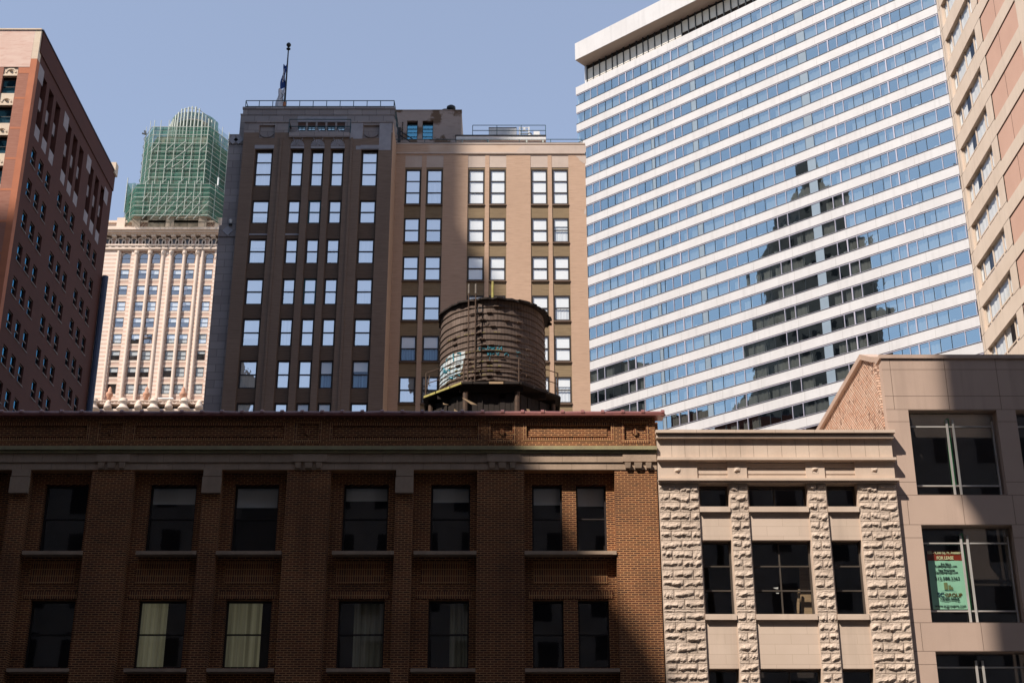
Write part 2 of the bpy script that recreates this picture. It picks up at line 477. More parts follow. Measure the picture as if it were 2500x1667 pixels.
_N = NT('curtain cloth with added glow'); _uz, _sp = _N.uz(); _w = _N.noise(1.0, 2, (8, .1, 1), _uz)
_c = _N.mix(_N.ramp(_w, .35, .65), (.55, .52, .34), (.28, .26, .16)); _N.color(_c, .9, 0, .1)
_N.l(_c, _N.b.inputs['Emission Color']); _N.b.inputs['Emission Strength'].default_value = .065  # faint glow put into the cloth itself; no lamp stands in the room
M['curtain_glow'] = _N.mat
M['joint_pale'] = plain('weathered panel joint', (.34, .315, .30))

# ------------------------------------------------------------ windows
def window(root, fr, a0, a1, z0, z1, b, rails=(.5,), fw=.07, fm='frame_brown', gm='glass', cover=None, cm='blind', vert=(), fd=.09, name="window", gap=.09, part=True, side=0., trim=0.):
    """frame mesh with its panes and blind or curtain as children.  cover: None, or (lo, hi) share of the height hung with cloth"""
    F_ = MB(fr)
    F_.box(a0, a0 + fw, b, b + fd, z0, z1); F_.box(a1 - fw, a1, b, b + fd, z0, z1)
    F_.box(a0 + fw, a1 - fw, b, b + fd, z1 - fw, z1); F_.box(a0 + fw, a1 - fw, b, b + fd, z0, z0 + fw)
    for r in rails:
        z = z0 + (z1 - z0) * r
        F_.box(a0 + fw, a1 - fw, b + .01, b + fd - .01, z - fw * .38, z + fw * .38)
    for r in vert:
        a = a0 + (a1 - a0) * r
        F_.box(a - fw * .35, a + fw * .35, b + .014, b + fd - .014, z0 + fw, z1 - fw)
    w = obj(name, F_, M[fm], root)
    g = MB(fr); zs = [z0 + fw, *[z0 + (z1 - z0) * r for r in rails], z1 - fw]
    for k in range(len(zs) - 1):
        dz = random.uniform(-.004, .004); dx = random.uniform(-.004, .004)
        bb = b + .04 + (.0 if k % 2 else .02)
        g.quad((a0 + fw, bb + dx, zs[k]), (a1 - fw, bb - dx, zs[k]), (a1 - fw, bb - dx + dz, zs[k + 1]), (a0 + fw, bb + dx + dz, zs[k + 1]))
    obj("pane", g, M[gm], w)
    if cover:
        c = MB(fr)
        lo, hi = z0 + (z1 - z0) * cover[0], z0 + (z1 - z0) * cover[1]
        bb = b + fd + gap
        if cm in ('blind', 'hotel_blind'):
            c.rect(a0 + fw * .5 + side * (a1 - a0), a1 - fw * .5, lo, hi, bb)
            obj("blind", c, M[cm], w)
        else:
            n = 18; x0 = a0 + fw * .5 + side * (a1 - a0); x1 = a1 - fw * .5 - trim * (a1 - a0); ph = random.random() * 6
            pts = [(x0 + (x1 - x0) * k / n, bb + .035 * math.sin(k * 1.9 + ph), z) for z in (lo, hi) for k in range(n + 1)]
            c.add(pts, [(k, k + 1, k + n + 2, k + n + 1) for k in range(n)])
            obj("curtain", c, M[cm], w)
    return w

# ============================================================ the setting
g = MB(); g.box(-3000, 3000, -3000, 3000, -1.0, -.02); struct("ground", g, M['paving'])
g = MB(); g.box(-400, 400, 18, 36, -.02, .0); struct("road", g, M['asphalt'])
g = MB(); g.box(-400, 400, 36, 43.6, -.02, .13); struct("pavement", g, M['paving'])
g = MB()
for k in range(-20, 20): g.box(k * 6, k * 6 + 3, 26.9, 27.05, .0, .004)
struct("lane_marking", g, M['paint_white'])

# ============================================================ dark brick block with the tiled parapet (nearest, in the shade)
Y1 = 44.0
fr = front(Y1)
XR = PX(1603, 1145, Y1); XL = -26.0
def x1(x, y=1180): return PX(x, y, Y1)
def z1(y): return PZ(y, Y1)
db = thing("brick_block", "low dark brick building under a red tile coping, mostly in shadow", "building", (-8, Y1 + 8, 0))
zt, zfr, zar = z1(1013), z1(1092), z1(1146.5)
# bays between piers: (left, right, sub-bays)
piers = [(-112, -10 + 0), (222, 325), (700, 806), (1165, 1280)]
open_ = [(-300, -112), (72, 222), (325, 496), (540, 700), (806, 967), (1009, 1165), (1280, 1501), (-10, 28)]
holes = [(x1(a), x1(b), 2.0, z1(1147.5)) for a, b in open_ if a > -200]
w = MB(fr)
w.facade(XL, XR, 0, zar, holes, 0, .34)
obj("wall", w, M['near_brick'], db)
# parapet frieze with sunk panels
rings = []
for c in (272, 752, 1225, 1550.5): rings.append((c - 34, c + 34, 1026.8, 1081.3, 7.5, True))
rings += [(1277.5, 1498.5, 1031.6, 1075.6, 7.5, False), (804, 1173, 1031.6, 1075.6, 7.5, False), (324, 700, 1031.6, 1075.6, 7.5, False), (-150, 220, 1031.6, 1075.6, 7.5, False)]
fz = MB(fr); sold = MB(fr); inner = MB(fr); diam = MB(fr)
hl = []
for x0, xx1, ya, yb, wd, sq in rings:
    ym = 1052
    A0, A1, Z1, Z0 = PX(x0, ym, Y1), PX(xx1, ym, Y1), z1(ya), z1(yb)
    t = (A1 - A0) / (xx1 - x0) * wd
    hl.append((A0 + t, A1 - t, Z0 + t, Z1 - t))
    for q in ((A0, A1, Z1 - t, Z1), (A0, A1, Z0, Z0 + t), (A0, A0 + t, Z0 + t, Z1 - t), (A1 - t, A1, Z0 + t, Z1 - t)):
        sold.box(q[0], q[1], -.014, -.001, q[2], q[3])
    inner.rect(A0 + t, A1 - t, Z0 + t, Z1 - t, .055)
    if not sq:
        inner.box(A0 + 2.2 * t, A1 - 2.2 * t, .03, .054, Z0 + 1.6 * t, Z1 - 1.6 * t)
    else:
        cx, cz, r = (A0 + A1) / 2, (Z0 + Z1) / 2, .115
        for k in range(2):
            diam.prism([(cx - r, cz), (cx, cz - r), (cx + r, cz), (cx, cz + r)], .0, .054) if k else None
        diam.prism([(cx - .06, cz + .015), (cx - .045, cz + .03), (cx + .07, cz - .085), (cx + .055, cz - .1)], -.006, -.001)
fz.facade(XL, XR, zfr, zt, hl, 0, .055)
fz.rect(XR, XR, zfr, zt, 0)
obj("parapet_wall", fz, M['near_brick'], db)
obj("soldier_course", sold, M['near_soldier'], db)
pieces("sunk_panel", inner, M['near_brick'], db)
pieces("diamond_brick", diam, M['near_soldier'], db)
# stone entablature
e = MB(fr)
e.box(XL, XR + .03, -.17, .02, z1(1101), z1(1092) + .001)
e.box(XL, XR + .02, -.11, .02, z1(1107.5), z1(1103.2)); e.box(XL, XR, -.07, .02, z1(1103.2) + .0005, z1(1101) - .0005)
obj("moulding", e, M['mossy'], db)
e = MB(fr)
e.box(XL, XR + .015, -.055, .02, z1(1129), z1(1109.5)); e.box(XL, XR + .005, -.02, .02, z1(1146.5), z1(1131.5)); e.box(XL, XR, -.01, .02, z1(1131.5) + .0005, z1(1129) - .0005)
e.box(XL, XR, -.03, .02, z1(1109.5) + .0005, z1(1107.5) - .0005)
for c in (272, 752, 1225, 1556):
    e.box(x1(c - 36, 1120), min(XR + .02, x1(c + 46, 1120)), -.085, -.056, z1(1128), z1(1110))
rj = random.Random(3)
obj("stone_band", e, M['brownstone'], db)
jn = MB(fr); a = XL
while a < XR - .4:
    a += rj.uniform(.75, 1.15)
    jn.box(a, a + .008, -.0575, -.0555, z1(1128.5), z1(1110)); jn.box(a + .3, a + .308, -.0225, -.0205, z1(1146), z1(1132))
obj("stone_joint", jn, M['joint'], db)
for c in (272, 752, 1225, 1556):
    for dx0, dx1 in ((-31, -16.4), (-8, 11), (20, 34)):
        t = MB(fr); A0, A1 = x1(c + dx0, 1138), x1(c + dx1, 1138)
        t.add([(A0, -.13, z1(1131)), (A1, -.13, z1(1131)), (A1, -.021, z1(1131)), (A0, -.021, z1(1131)), (A0 + .02, -.10, z1(1144)), (A1 - .02, -.10, z1(1144)), (A1 - .02, -.021, z1(1144)), (A0 + .02, -.021, z1(1144))],
              [(0, 1, 2, 3), (4, 7, 6, 5), (0, 4, 5, 1), (1, 5, 6, 2), (2, 6, 7, 3), (3, 7, 4, 0)])
        obj("bracket", t, M['brownstone'], db)
for a, b in ((28, 72), (496, 540), (967, 1009)):
    t = MB(fr); A0, A1 = x1(a), x1(b)
    t.box(A0, A1, -.10, -.001, z1(1164), z1(1147.5)); t.box(A0 - .01, A1 + .01, -.14, -.001, z1(1205), z1(1166.5))
    obj("cap_stone", t, M['brownstone'], db)
# tile coping
cp = MB(fr)
zc = z1(1012)
XT = PX(1619, 1012, Y1)
cp.add([(a, b, z) for a in (XL, XT) for b, z in ((-.20, zc - .09), (-.20, zc - .04), (.35, zc + .03), (.35, zc - .09))], [(0, 1, 5, 4), (1, 2, 6, 5), (3, 0, 4, 7), (4, 5, 6, 7), (0, 3, 2, 1)])
a = XT; k = 0
step = (PX(1400, 1012, Y1) - PX(1351.2, 1012, Y1))
a0 = PX(1470.6, 1012, Y1)
cs = [a0 + step * i for i in range(-60, 4) if XL < a0 + step * i < XT]
edges = [XL, *cs, XT]
for p, q in zip(edges, edges[1:]):
    j = rj.uniform(-.008, .008)
    cp.tube((p + .03, -.10, zc - .01 + j), (q - .005, -.10, zc - .01 - j), .085, 10)
for c in cs: cp.tube((c - .05, -.10, zc + .005), (c + .055, -.10, zc + .005), .118, 10)
obj("coping", cp, M['tile'], db)
bk = MB(fr)
bk.box(XR - .01, XR + .14, .45, 1.0, z1(1120), zc - .1)  # set-back parapet segment under the coping's right end
obj("parapet_return", bk, M['near_brick'], db)
rf = MB(fr); rf.box(XL, XR - .02, .36, 34, zt - 1.2, zt - 1.0)
obj("roof", rf, M['roofing'], db)
bd = MB(fr)
bd.box(XL, XR - .012, 1.6, 34, 0, zt - 1.21); bd.box(XL, XR - .012, .06, .35, zar, zt - .05)
obj("rear_wall", bd, M['near_brick'], db)
# infill behind the bays with their windows
SILL = dict(up=1348.5, lo=1632.5)
wins = [(102, 208), (360, 474), (568, 677), (836, 947), (1051, 1148), (1299, 1373), (1407, 1481)]
subs = [(-10, 28), (72, 222), (325, 496), (540, 700), (806, 967), (1009, 1165), (1280, 1501)]
b0 = .34
hol = []
for a, b in wins:
    for ya, yb in ((1183, 1345), (1464, 1629)):
        hol.append((PX(a, 1265, Y1 + b0), PX(b, 1265, Y1 + b0), PZ(yb, Y1 + b0), PZ(ya, Y1 + b0)))
inf = MB(fr)
for a, b in subs:
    A0, A1 = x1(a) - .02, x1(b) + .02
    hh = [h for h in hol if A0 < (h[0] + h[1]) / 2 < A1]
    inf.facade(A0, A1, 2, z1(1147.5) + .02, hh, b0 + .002, .26)
obj("bay_wall", inf, M['near_brick'], db)
pan = MB(fr)
for a, b in subs:
    A0, A1 = x1(a) + .28, x1(b) - .28
    Z0, Z1 = PZ(1425, Y1 + b0), PZ(1370, Y1 + b0)
    pan.box(A0, A1, b0 - .02, b0 + .001, Z0, Z1)
    pan.box(A0 - .15, A1 + .15, b0 - .02, b0 + .001, PZ(1461, Y1 + b0), PZ(1443, Y1 + b0))
pieces("brick_panel", pan, M['near_soldier'], db)
for (a, b), ya, yb in [(p, q, r) for p in ((55, 208), (332, 479), (528, 687), (811, 962), (1010, 1169), (1280, 1505)) for q, r in ((1344.5, 1353), (1631, 1639))]:
    s = MB(fr); A0, A1 = PX(a, 1348, Y1), PX(b, 1348, Y1)
    A0 = max(A0, [x1(p) for p, q in subs if x1(p) < (A0 + A1) / 2 < x1(q)][0] + .003); A1 = min(A1, [x1(q) for p, q in subs if x1(p) < (A0 + A1) / 2 < x1(q)][0] - .003)
    s.box(A0, A1, -.03, b0 - .003, z1(yb), z1(ya)); s.box(A0, A0 + .12, -.045, -.031, z1(yb) - .01, z1(ya)); s.box(A1 - .12, A1, -.045, -.031, z1(yb) - .01, z1(ya))
    obj("sill", s, M['brownstone'], db)
lit = {(360, 1): ('curtain_glow', .0, .0), (568, 1): ('curtain_glow', .0, .0), (836, 1): ('cream_curtain', .0, .3), (1051, 1): ('cream_curtain', .0, .5), (1407, 0): ('blind', .72, .0), (1299, 0): ('blind', .74, 0.), (360, 0): ('blind', .75, 0.), (568, 0): ('blind', .7, 0.), (836, 0): ('blind', .8, 0.), (1051, 0): ('blind', .78, 0.)}
for i, h in enumerate(hol):
    key = (wins[i // 2][0], i % 2)
    cv = lit.get(key)
    wide = (.0, .42) if key == (360, 1) else (.0, .22)
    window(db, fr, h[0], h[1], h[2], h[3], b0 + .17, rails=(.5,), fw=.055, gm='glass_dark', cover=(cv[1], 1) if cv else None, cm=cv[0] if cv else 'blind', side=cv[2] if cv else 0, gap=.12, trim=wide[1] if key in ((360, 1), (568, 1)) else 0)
rm = MB(fr); rm.box(XL, XR - .15, b0 + .9, b0 + 1.2, 1, zar + .4)
obj("interior", rm, M['dark'], db)

# ============================================================ pale limestone block with quarry-faced piers
Y2 = 43.95
fr = front(Y2)
def x2(x, y=1209): return PX(x, y, Y2)
def z2(y): return PZ(y, Y2)
SL, SR = XR + .035, PX(2186.7, 1180, Y2)
sb = thing("limestone_block", "pale limestone building with rough quarry-faced piers, lower than the granite one beside it", "building", (8, Y2 + 8, 0))
cols = [(1708, 1779), (1828, 1970), (2020, 2092)]
prs = [(None, 1706), (1781, 1826), (1972, 2018), (2094, None)]
def pr(p): return (SL if p[0] is None else x2(p[0]), SR if p[1] is None else x2(p[1]))
zb = z2(1180)
t = MB(fr)
t.box(SL - .04, SR + .10, -.22, .6, z2(1061), z2(1054)); t.box(SL - .02, SR + .06, -.14, .5, z2(1072), z2(1065)); t.box(SL, SR + .02, -.05, .4, z2(1065) + .001, z2(1061) - .001)
t.box(SL - .015, SR + .07, -.15, .3, z2(1125.5), z2(1119)); t.box(SL - .005, SR + .03, -.07, .3, z2(1127) + .001, z2(1125.5) - .001)
t.box(SL - .015, SR + .08, -.18, .3, z2(1176), z2(1170.5)); t.box(SL - .005, SR + .03, -.08, .3, z2(1180), z2(1176) - .001)
obj("cornice", t, M['lime'], sb)
t = MB(fr); t.box(SL, SR, -.012, .3, z2(1119) + .001, z2(1072) - .001)
obj("attic_wall", t, M['lime'], sb)
jn = MB(fr)
for k in range(1, 17):
    a = SL + (SR - SL) * k / 17 + rj.uniform(-.02, .02); jn.box(a, a + .007, -.0145, -.0125, z2(1118), z2(1073))
for k in range(1, 6):
    a = SL + (SR + .04 - SL) * k / 6; jn.box(a, a + .007, -.2215, -.2205, z2(1061), z2(1054))
obj("stone_joint", jn, M['joint'], sb)
# frieze blocks, sunk slotted panels between them
zf0, zf1 = z2(1170.5) + .001, z2(1127) - .001
t = MB(fr)
blocks = [(None, 1702), (1776, 1823), (1967, 2013), (2087, None)]
bb = [(SL if a is None else PX(a, 1148, Y2), SR if b is None else PX(b, 1148, Y2)) for a, b in blocks]
for a, b in bb: t.box(a, b, -.015, .3, zf0, zf1)
for (p, q), (r, s_) in zip(bb, bb[1:]):
    n = 3; h = (zf1 - zf0) / n
    for k in range(n): t.box(q + .0005, r - .0005, .03, .3, zf0 + k * h + (.0 if k else 0), zf0 + (k + 1) * h - .035)
    t.box(q + .0005, r - .0005, .075, .3, zf0, zf1 - .001)
obj("frieze", t, M['lime'], sb)
def rockblock(mb, a0, a1, z0, z1_, depth, seed, m=.018, b=0.):
    na = max(5, int((a1 - a0) / .055)); nz = 8
    pts = []
    ox = seed * 7.31
    tilt = rj.uniform(-.5, .5); ridge = rj.uniform(.3, .6); sl = rj.uniform(-.25, .25)
    for j in range(nz + 1):
        for i in range(na + 1):
            u, v = i / na, j / nz
            e_ = min(u, 1 - u) * (a1 - a0); f_ = min(v, 1 - v) * (z1_ - z0)
            ed = min(1, e_ / .07) * min(1, f_ / .05)
            nn = noise.noise((u * (a1 - a0) * 6 + ox, v * (z1_ - z0) * 7, seed * .7)) + .6 * noise.noise((u * (a1 - a0) * 15 + ox, v * (z1_ - z0) * 16, seed))
            rz = ridge + sl * (u - .5) + .22 * noise.noise((u * 5.5 + ox, 0, seed * 1.3))
            led = max(0., 1 - (v - rz) * 2.6) if v > rz else max(-.35, 1 - (rz - v) * 6.5)
            h = depth * ed * max(-.12, .14 + 1.15 * led * (1 + .5 * nn) + .42 * nn + tilt * (u - .5) * .5)
            ja = 0 if i in (0, na) else .012 * noise.noise((i * 3.1, j * 2.2, seed)); jz = 0 if j in (0, nz) else .012 * noise.noise((i * 1.7, j * 4.1, seed + 5))
            pts.append((a0 + m * .5 + (a1 - a0 - m) * u + ja, b - .012 - h, z0 + m * .4 + (z1_ - z0 - m * .8) * v + jz))
    w_ = na + 1
    mb.add(pts, [(j * w_ + i, j * w_ + i + 1, (j + 1) * w_ + i + 1, (j + 1) * w_ + i) for j in range(nz) for i in range(na)])
    n0 = pts[0]; 
    per = [(i, 0) for i in range(na + 1)] + [(na, j) for j in range(1, nz + 1)] + [(i, nz) for i in range(na - 1, -1, -1)] + [(0, j) for j in range(nz - 1, 0, -1)]
    ring = [pts[j * w_ + i] for i, j in per]
    back = [(p[0], b + .03, p[2]) for p in ring]
    k = len(ring)
    mb.add(ring + back, [(i, (i + 1) % k, (i + 1) % k + k, i + k) for i in range(k)])
for a, b in bb:      # small rough bosses on the frieze blocks
    t = MB(fr); c = (a + b) / 2; zc_ = (zf0 + zf1) / 2
    rockblock(t, c - .11, c + .11, zc_ - .11, zc_ + .12, .04, c * 3.1, b=-.006)
    obj("boss", t, M['rockface'], sb)
course = (z2(1180) - z2(1511)) / 14.0
for i, p in enumerate(prs):
    A0, A1 = pr(p)
    t = MB(fr); k = 0; z = zb - .002
    back = MB(fr)
    while z > z2(1667) - 1.0:
        wide = (A1 - A0) > .9
        if wide: cuts = [0, .52, 1] if k % 2 == (0 if i == 0 else 0) else [0, .27, .77, 1]
        else: cuts = [0, .5, 1] if k % 2 == 0 else [0, 1]
        if k == 13: zz = z - course * .32
        else: zz = z - course
        for c0, c1 in zip(cuts, cuts[1:]):
            j = rj.uniform(-.02, .02) if 0 < c1 < 1 else 0
            rockblock(t, A0 + (A1 - A0) * c0, A0 + (A1 - A0) * c1, zz, z, .036 if k != 13 else .016, rj.uniform(0, 90))
        z = zz; k += 1
    obj("rough_pier", t, M['rockface'], sb)
    back.box(A0, A1, .02, .4, 0, zb - .004)
    obj("pier_core", back, M['lime'], sb)
# smooth infill and windows
levels = [(1181, 1237), (1316.5, 1499), (1630, 1740)]
inf = MB(fr); bi = .06
for i, (a, b) in enumerate(cols):
    A0, A1 = pr(prs[i])[1], pr(prs[i + 1])[0]
    hh = [(PX(a, 1209, Y2 + bi), PX(b, 1209, Y2 + bi), z2(yb), z2(ya) if ya > 1200 else zb + .5) for ya, yb in levels]
    inf.facade(A0 + .0005, A1 - .0005, 1, zb - .002, hh, bi, .34)
    for (ya, yb), h in zip(levels[:2], hh):
        s = MB(fr); s.box(A0 + .006, A1 - .006, -.055, bi + .2, h[2] - .17, h[2]); obj("sill", s, M['lime'], sb)
    for h, vs, rl in zip(hh, ((.46,) if i == 1 else (), (.47,) if i == 1 else (), (.5,) if i == 1 else ()), ((), (.34, .667), (.5,))):
        zz1 = min(h[3], zb - .01)
        window(sb, fr, h[0], h[1], h[2], zz1, bi + .22, rails=rl, vert=vs, fw=.06, fm='bronze' if 'bronze' in M else 'frame_brown', gm='glass_dark', fd=.1)
obj("smooth_wall", inf, M['lime_ashlar'], sb)
t = MB(fr); t.box(SL + .05, SR - .05, 1.4, 1.5, 1, zb + 1.3); obj("interior", t, M['dark'], sb)
t = MB(fr); t.box(SL, SR - .001, 1.8, 22, 0, z2(1054) - .25); t.box(SL, SR - .001, .3, .61, zb, z2(1061) - .05); obj("rear_wall", t, M['lime'], sb)
# things seen through the big middle window
bl = thing("leaning_board", "tan boards leaning inside the big middle window of the limestone building", "board", atY(1915, 1495, Y2 + 1.0))
t = MB(front(Y2 + .95)); A = lambda x, y: (PX(x, y, Y2 + .95), PZ(y, Y2 + .95))
t.prism([A(1951, 1385), A(1981, 1385), A(1986, 1499), A(1956, 1499)], 0, .05); obj("panel", t, M['board'], bl)
t = MB(front(Y2 + .8)); t.prism([A(1947, 1440), A(1951, 1440), A(1949, 1499), A(1941, 1499)], 0, .04); obj("batten", t, M['board'], bl)
t = MB(front(Y2 + .55)); A = lambda x, y: (PX(x, y, Y2 + .55), PZ(y, Y2 + .55))
t.prism([A(1887, 1434), A(1900, 1432.5), A(1899.5, 1437.5), A(1893, 1436.5)], 0, .01); t.prism([A(1894, 1446), A(1902, 1446), A(1901.5, 1448.5), A(1895.5, 1448)], 0, .01)
tag(obj("paper_sheet", t, M['white_metal'], None, atY(1894, 1448, Y2 + .55)), "torn scraps of white paper stuck in the big middle window beside the boards", "paper")

# ============================================================ granite office block with the tinted windows
Y3 = 44.10
fr = front(Y3)
def x3(x, y): return PX(x, y, Y3)
def z3(y): return PZ(y, Y3)
GL = x3(2150.3, 875); GR = 31.0
gb = thing("granite_office", "pink granite office building with tall tinted windows at the right edge, half in shadow", "building", (20, Y3 + 8, 0))
GT = z3(866.6)
win_lv = [(1000.5, 1207), (1281, 1518.2), (1589.5, 1800)]
gw0, gw1 = x3(2217, 1000), x3(2432, 1000); pw1 = x3(2479, 1000)
hol = []
for ya, yb in win_lv:
    hol.append((gw0, gw1, z3(yb), z3(ya))); hol.append((pw1, pw1 + (gw1 - gw0), z3(yb), z3(ya)))
w = MB(fr)
w.facade(GL, GR, 0, z3(875.5), hol, 0, .45)
obj("wall", w, M['granite'], gb)
t = MB(fr); t.box(GL - .05, GR, -.05, .6, z3(875.5) + .001, GT); obj("coping", t, M['granite'], gb)
jn = MB(fr); jw = .012
for y in (902, 966.6, 999.3, 1207.8, 1281.3 - 1.2, 1519, 1588.6): jn.box(GL, GR, -.0015, .01, z3(y) - jw / 2, z3(y) + jw / 2)
for x, ya, yb in ((2177.5, 875.5, 999), (2311, 875.5, 999), (2437, 875.5, 999), (2217, 1208, 1280), (2352, 1208, 1280), (2476, 1208, 1280), (2250, 1519, 1588), (2398, 1519, 1588)):
    a = x3(x, (ya + yb) / 2); jn.box(a - jw / 2, a + jw / 2, -.002, .01, z3(yb), z3(ya))
for y in (1029, 1176, 1312, 1486, 1621):
    jn.box(GL, gw0 - .001, -.0015, .01, z3(y) - jw / 2, z3(y) + jw / 2); jn.box(gw1 + .001, pw1 - .001, -.0015, .01, z3(y) - jw / 2, z3(y) + jw / 2)
obj("panel_joint", jn, M['joint'], gb)
for k, h in enumerate(hol):
    bz = .30; hh = h[3] - h[2]
    m = MB(fr); ww = h[1] - h[0]
    p0, p1 = h[0] + ww * .445, h[0] + ww * .515
    zt_, zb_ = h[3] - hh * .168, h[2] + hh * .132
    m.box(h[1] - .12, h[1] - .085, bz - .05, bz + .04, h[2] + .01, h[3] - .3)
    wdw = obj("window", m, M['silver'], gb)
    for z in (zt_, zb_):
        m = MB(fr); m.box(h[0] + .06, h[1] - .121, bz - .03, bz + .03, z - .022, z + .022); obj("transom", m, M['silver'], wdw)
    for p in (p0, p1):
        m = MB(fr); m.box(p - .035, p + .035, bz - .07, bz - .031, h[2] + .01, h[3] - hh * .09); obj("mullion", m, M['silver'], wdw)
    gl = MB(fr); gl.rect(h[0], h[1], h[2], h[3], bz + .04); obj("pane", gl, M['glass_dark'], wdw)
    if k % 2 == 0 and k < 4:
        fn = MB(fr); fn.box(p0 + .06, p1 - .06, bz + .1, bz + .3, zb_, h[3] - hh * .05); obj("glass_fin", fn, M['green_fin'], wdw)
t = MB(fr); t.box(GL + .6, GR, 1.9, 2.0, 1, GT - 1.2); obj("interior", t, M['dark'], gb)
# the brick flank wall that rises behind the limestone building
PB = atX(2105.6, 879.4, GL + .02); PCc = atX(2132.4, 884.4, GL + .02)
ff = west(GL + .02)
t = MB(ff)
poly = [(Y3 + .5, 0), (Y3 + .5, PZ(1051, Y3 + .5)), (PCc[1] + .02, PCc[2]), (PB[1], PB[2]), (62, PB[2] + .0), (62, 0)]
t.prism(poly, 0, .4); obj("flank_wall", t, M['party'], gb)
t = MB(ff)
t.prism([(PB[1] - .05, PB[2] + .002), (PB[1] - .05, PB[2] + .2), (62, PB[2] + .2), (62, PB[2] + .002)], -.1, .5)
t.prism([(PCc[1], PCc[2] + .002), (PCc[1], PCc[2] + .2), (PB[1] - .051, PB[2] + .2), (PB[1] - .051, PB[2] + .002)], -.08, .48)
obj("flank_coping", t, M['granite'], gb)
t = MB(fr); t.box(GL + .005, GL + .4, .02, .36, 0, z3(875.5) - .01); obj("corner_return", t, M['granite'], gb)
t = MB(fr); t.box(GL + .76, GR, 2.1, 18, 0, GT - .9); obj("rear_wall", t, M['granite'], gb)

# the letting banner hung inside the middle window
YB = Y3 + .30 + .12
fb = front(YB)
def xb(x, y): return PX(x, y, YB)
bx0, bx1 = xb(2273, 1440), xb(2359, 1440)
bt, bm0, bb0 = PZ(1343, YB), PZ(1368, YB), PZ(1486.5, YB)
bn = thing("lease_banner", "pale green letting banner with red strip hung inside the granite building's middle window", "banner", ((bx0 + bx1) / 2, YB, bb0))
n = 16
def clothstrip(zlo, zhi, amp):
    t = MB(fb); nz = 8
    pts = [(bx0 + (bx1 - bx0) * i / n, amp * math.sin(i * 1.1 + j * .5) * (1 - j / nz * .5), zlo + (zhi - zlo) * j / nz) for j in range(nz + 1) for i in range(n + 1)]
    t.add(pts, [(j * (n + 1) + i, j * (n + 1) + i + 1, (j + 1) * (n + 1) + i + 1, (j + 1) * (n + 1) + i) for j in range(nz) for i in range(n)]); return t
obj("green_sheet", clothstrip(bb0, bm0, .008), M['banner_green'], bn, smooth=True)
obj("red_strip", clothstrip(bm0 + .002, bt, .003), M['banner_red'], bn, smooth=True)
obj("black_strip", clothstrip(bt + .002, bt + .34, .003), M['banner_black'], bn, smooth=True)
W_ = bx1 - bx0; cx = (bx0 + bx1) / 2
def text(s, zc_, size, mat, width=None, x=None, bold=0.):
    cu = bpy.data.curves.new("lettering", 'FONT'); cu.body = s; cu.align_x = 'CENTER'; cu.align_y = 'CENTER'; cu.size = size
    cu.extrude = .002; cu.offset = bold
    cu.materials.append(M[mat])
    o = bpy.data.objects.new("lettering", cu); COL.objects.link(o)
    bpy.context.view_layer.update()
    me = bpy.data.meshes.new_from_object(o.evaluated_get(bpy.context.evaluated_depsgraph_get()))
    bpy.data.objects.remove(o); o = bpy.data.objects.new("lettering", me); COL.objects.link(o)
    o.parent = bn; L = Vector(ORG[bn.name])
    o.location = Vector((x if x is not None else cx, YB - .016, zc_)) - L
    o.rotation_euler = (R(90), 0, 0)
    if width:
        bpy.context.view_layer.update()
        if o.dimensions.x > 1e-4: o.scale = (width / o.dimensions.x,) + (1, 1)
H = bm0 - bb0
zz = lambda f: bb0 + H * f
text("CREATIVE OFFICE SPACE FOR LEASE", bt + .20, .10, 'ink_mint', W_ * .96, bold=.004)
text("100 - 9,300 Sq. Ft. Available", (bt + bm0) / 2 + .085, .12, 'ink_cream', W_ * .97, bold=.004)
text("FOR LEASE", (bt + bm0) / 2 - .085, .14, 'ink_cream', W_ * .48, bold=.006)
text("Ben Mizes", zz(.93), .085, 'ink_dark', W_ * .28, bold=.003)
text("BenM@scgroupre.com", zz(.885), .085, 'ink_dark', W_ * .62, bold=.003)
text("Gary Shvartsman", zz(.805), .085, 'ink_dark', W_ * .48, bold=.003)
text("GaryS@scgroupre.com", zz(.755), .085, 'ink_dark', W_ * .64, bold=.003)
text("312.588.3363", zz(.625), .15, 'ink_dark', W_ * .70, bold=.002)
text("SC", zz(.29), .19, 'ink_teal', W_ * .19, cx - W_ * .24, .006)
text("GROUP", zz(.285), .16, 'ink_bronze', W_ * .49, cx + W_ * .12, .004)
text("Real Estate Solutions", zz(.215), .08, 'ink_dark', W_ * .53, bold=.003)
text("Consulting and Brokerage", zz(.175), .065, 'ink_dark', W_ * .55)
text("www.scgroupre.com", zz(.065), .13, 'ink_dark', W_ * .88, bold=.002)
lg = MB(fb)
for u0, u1, v0, v1 in ((-.12, -.02, .40, .545), (0., .07, .40, .49), (.08, .12, .40, .455)):
    lg.box(cx + W_ * u0, cx + W_ * u1, -.02, -.014, zz(v0), zz(v1))
obj("logo_towers", lg, M['ink_olive'], bn)
lg = MB(fb); N_ = 10
for k in range(N_):
    u0, u1 = -.22 + .44 * k / N_, -.22 + .44 * (k + 1) / N_
    f = lambda u: .392 - .6 * u * u
    lg.add([(cx + W_ * u0, -.018, zz(f(u0))), (cx + W_ * u1, -.018, zz(f(u1))), (cx + W_ * u1, -.018, zz(f(u1) - .012 * (1 - abs(u1) * 4))), (cx + W_ * u0, -.018, zz(f(u0) - .012 * (1 - abs(u0) * 4)))], [(0, 1, 2, 3)])
obj("logo_arc", lg, M['ink_teal'], bn)

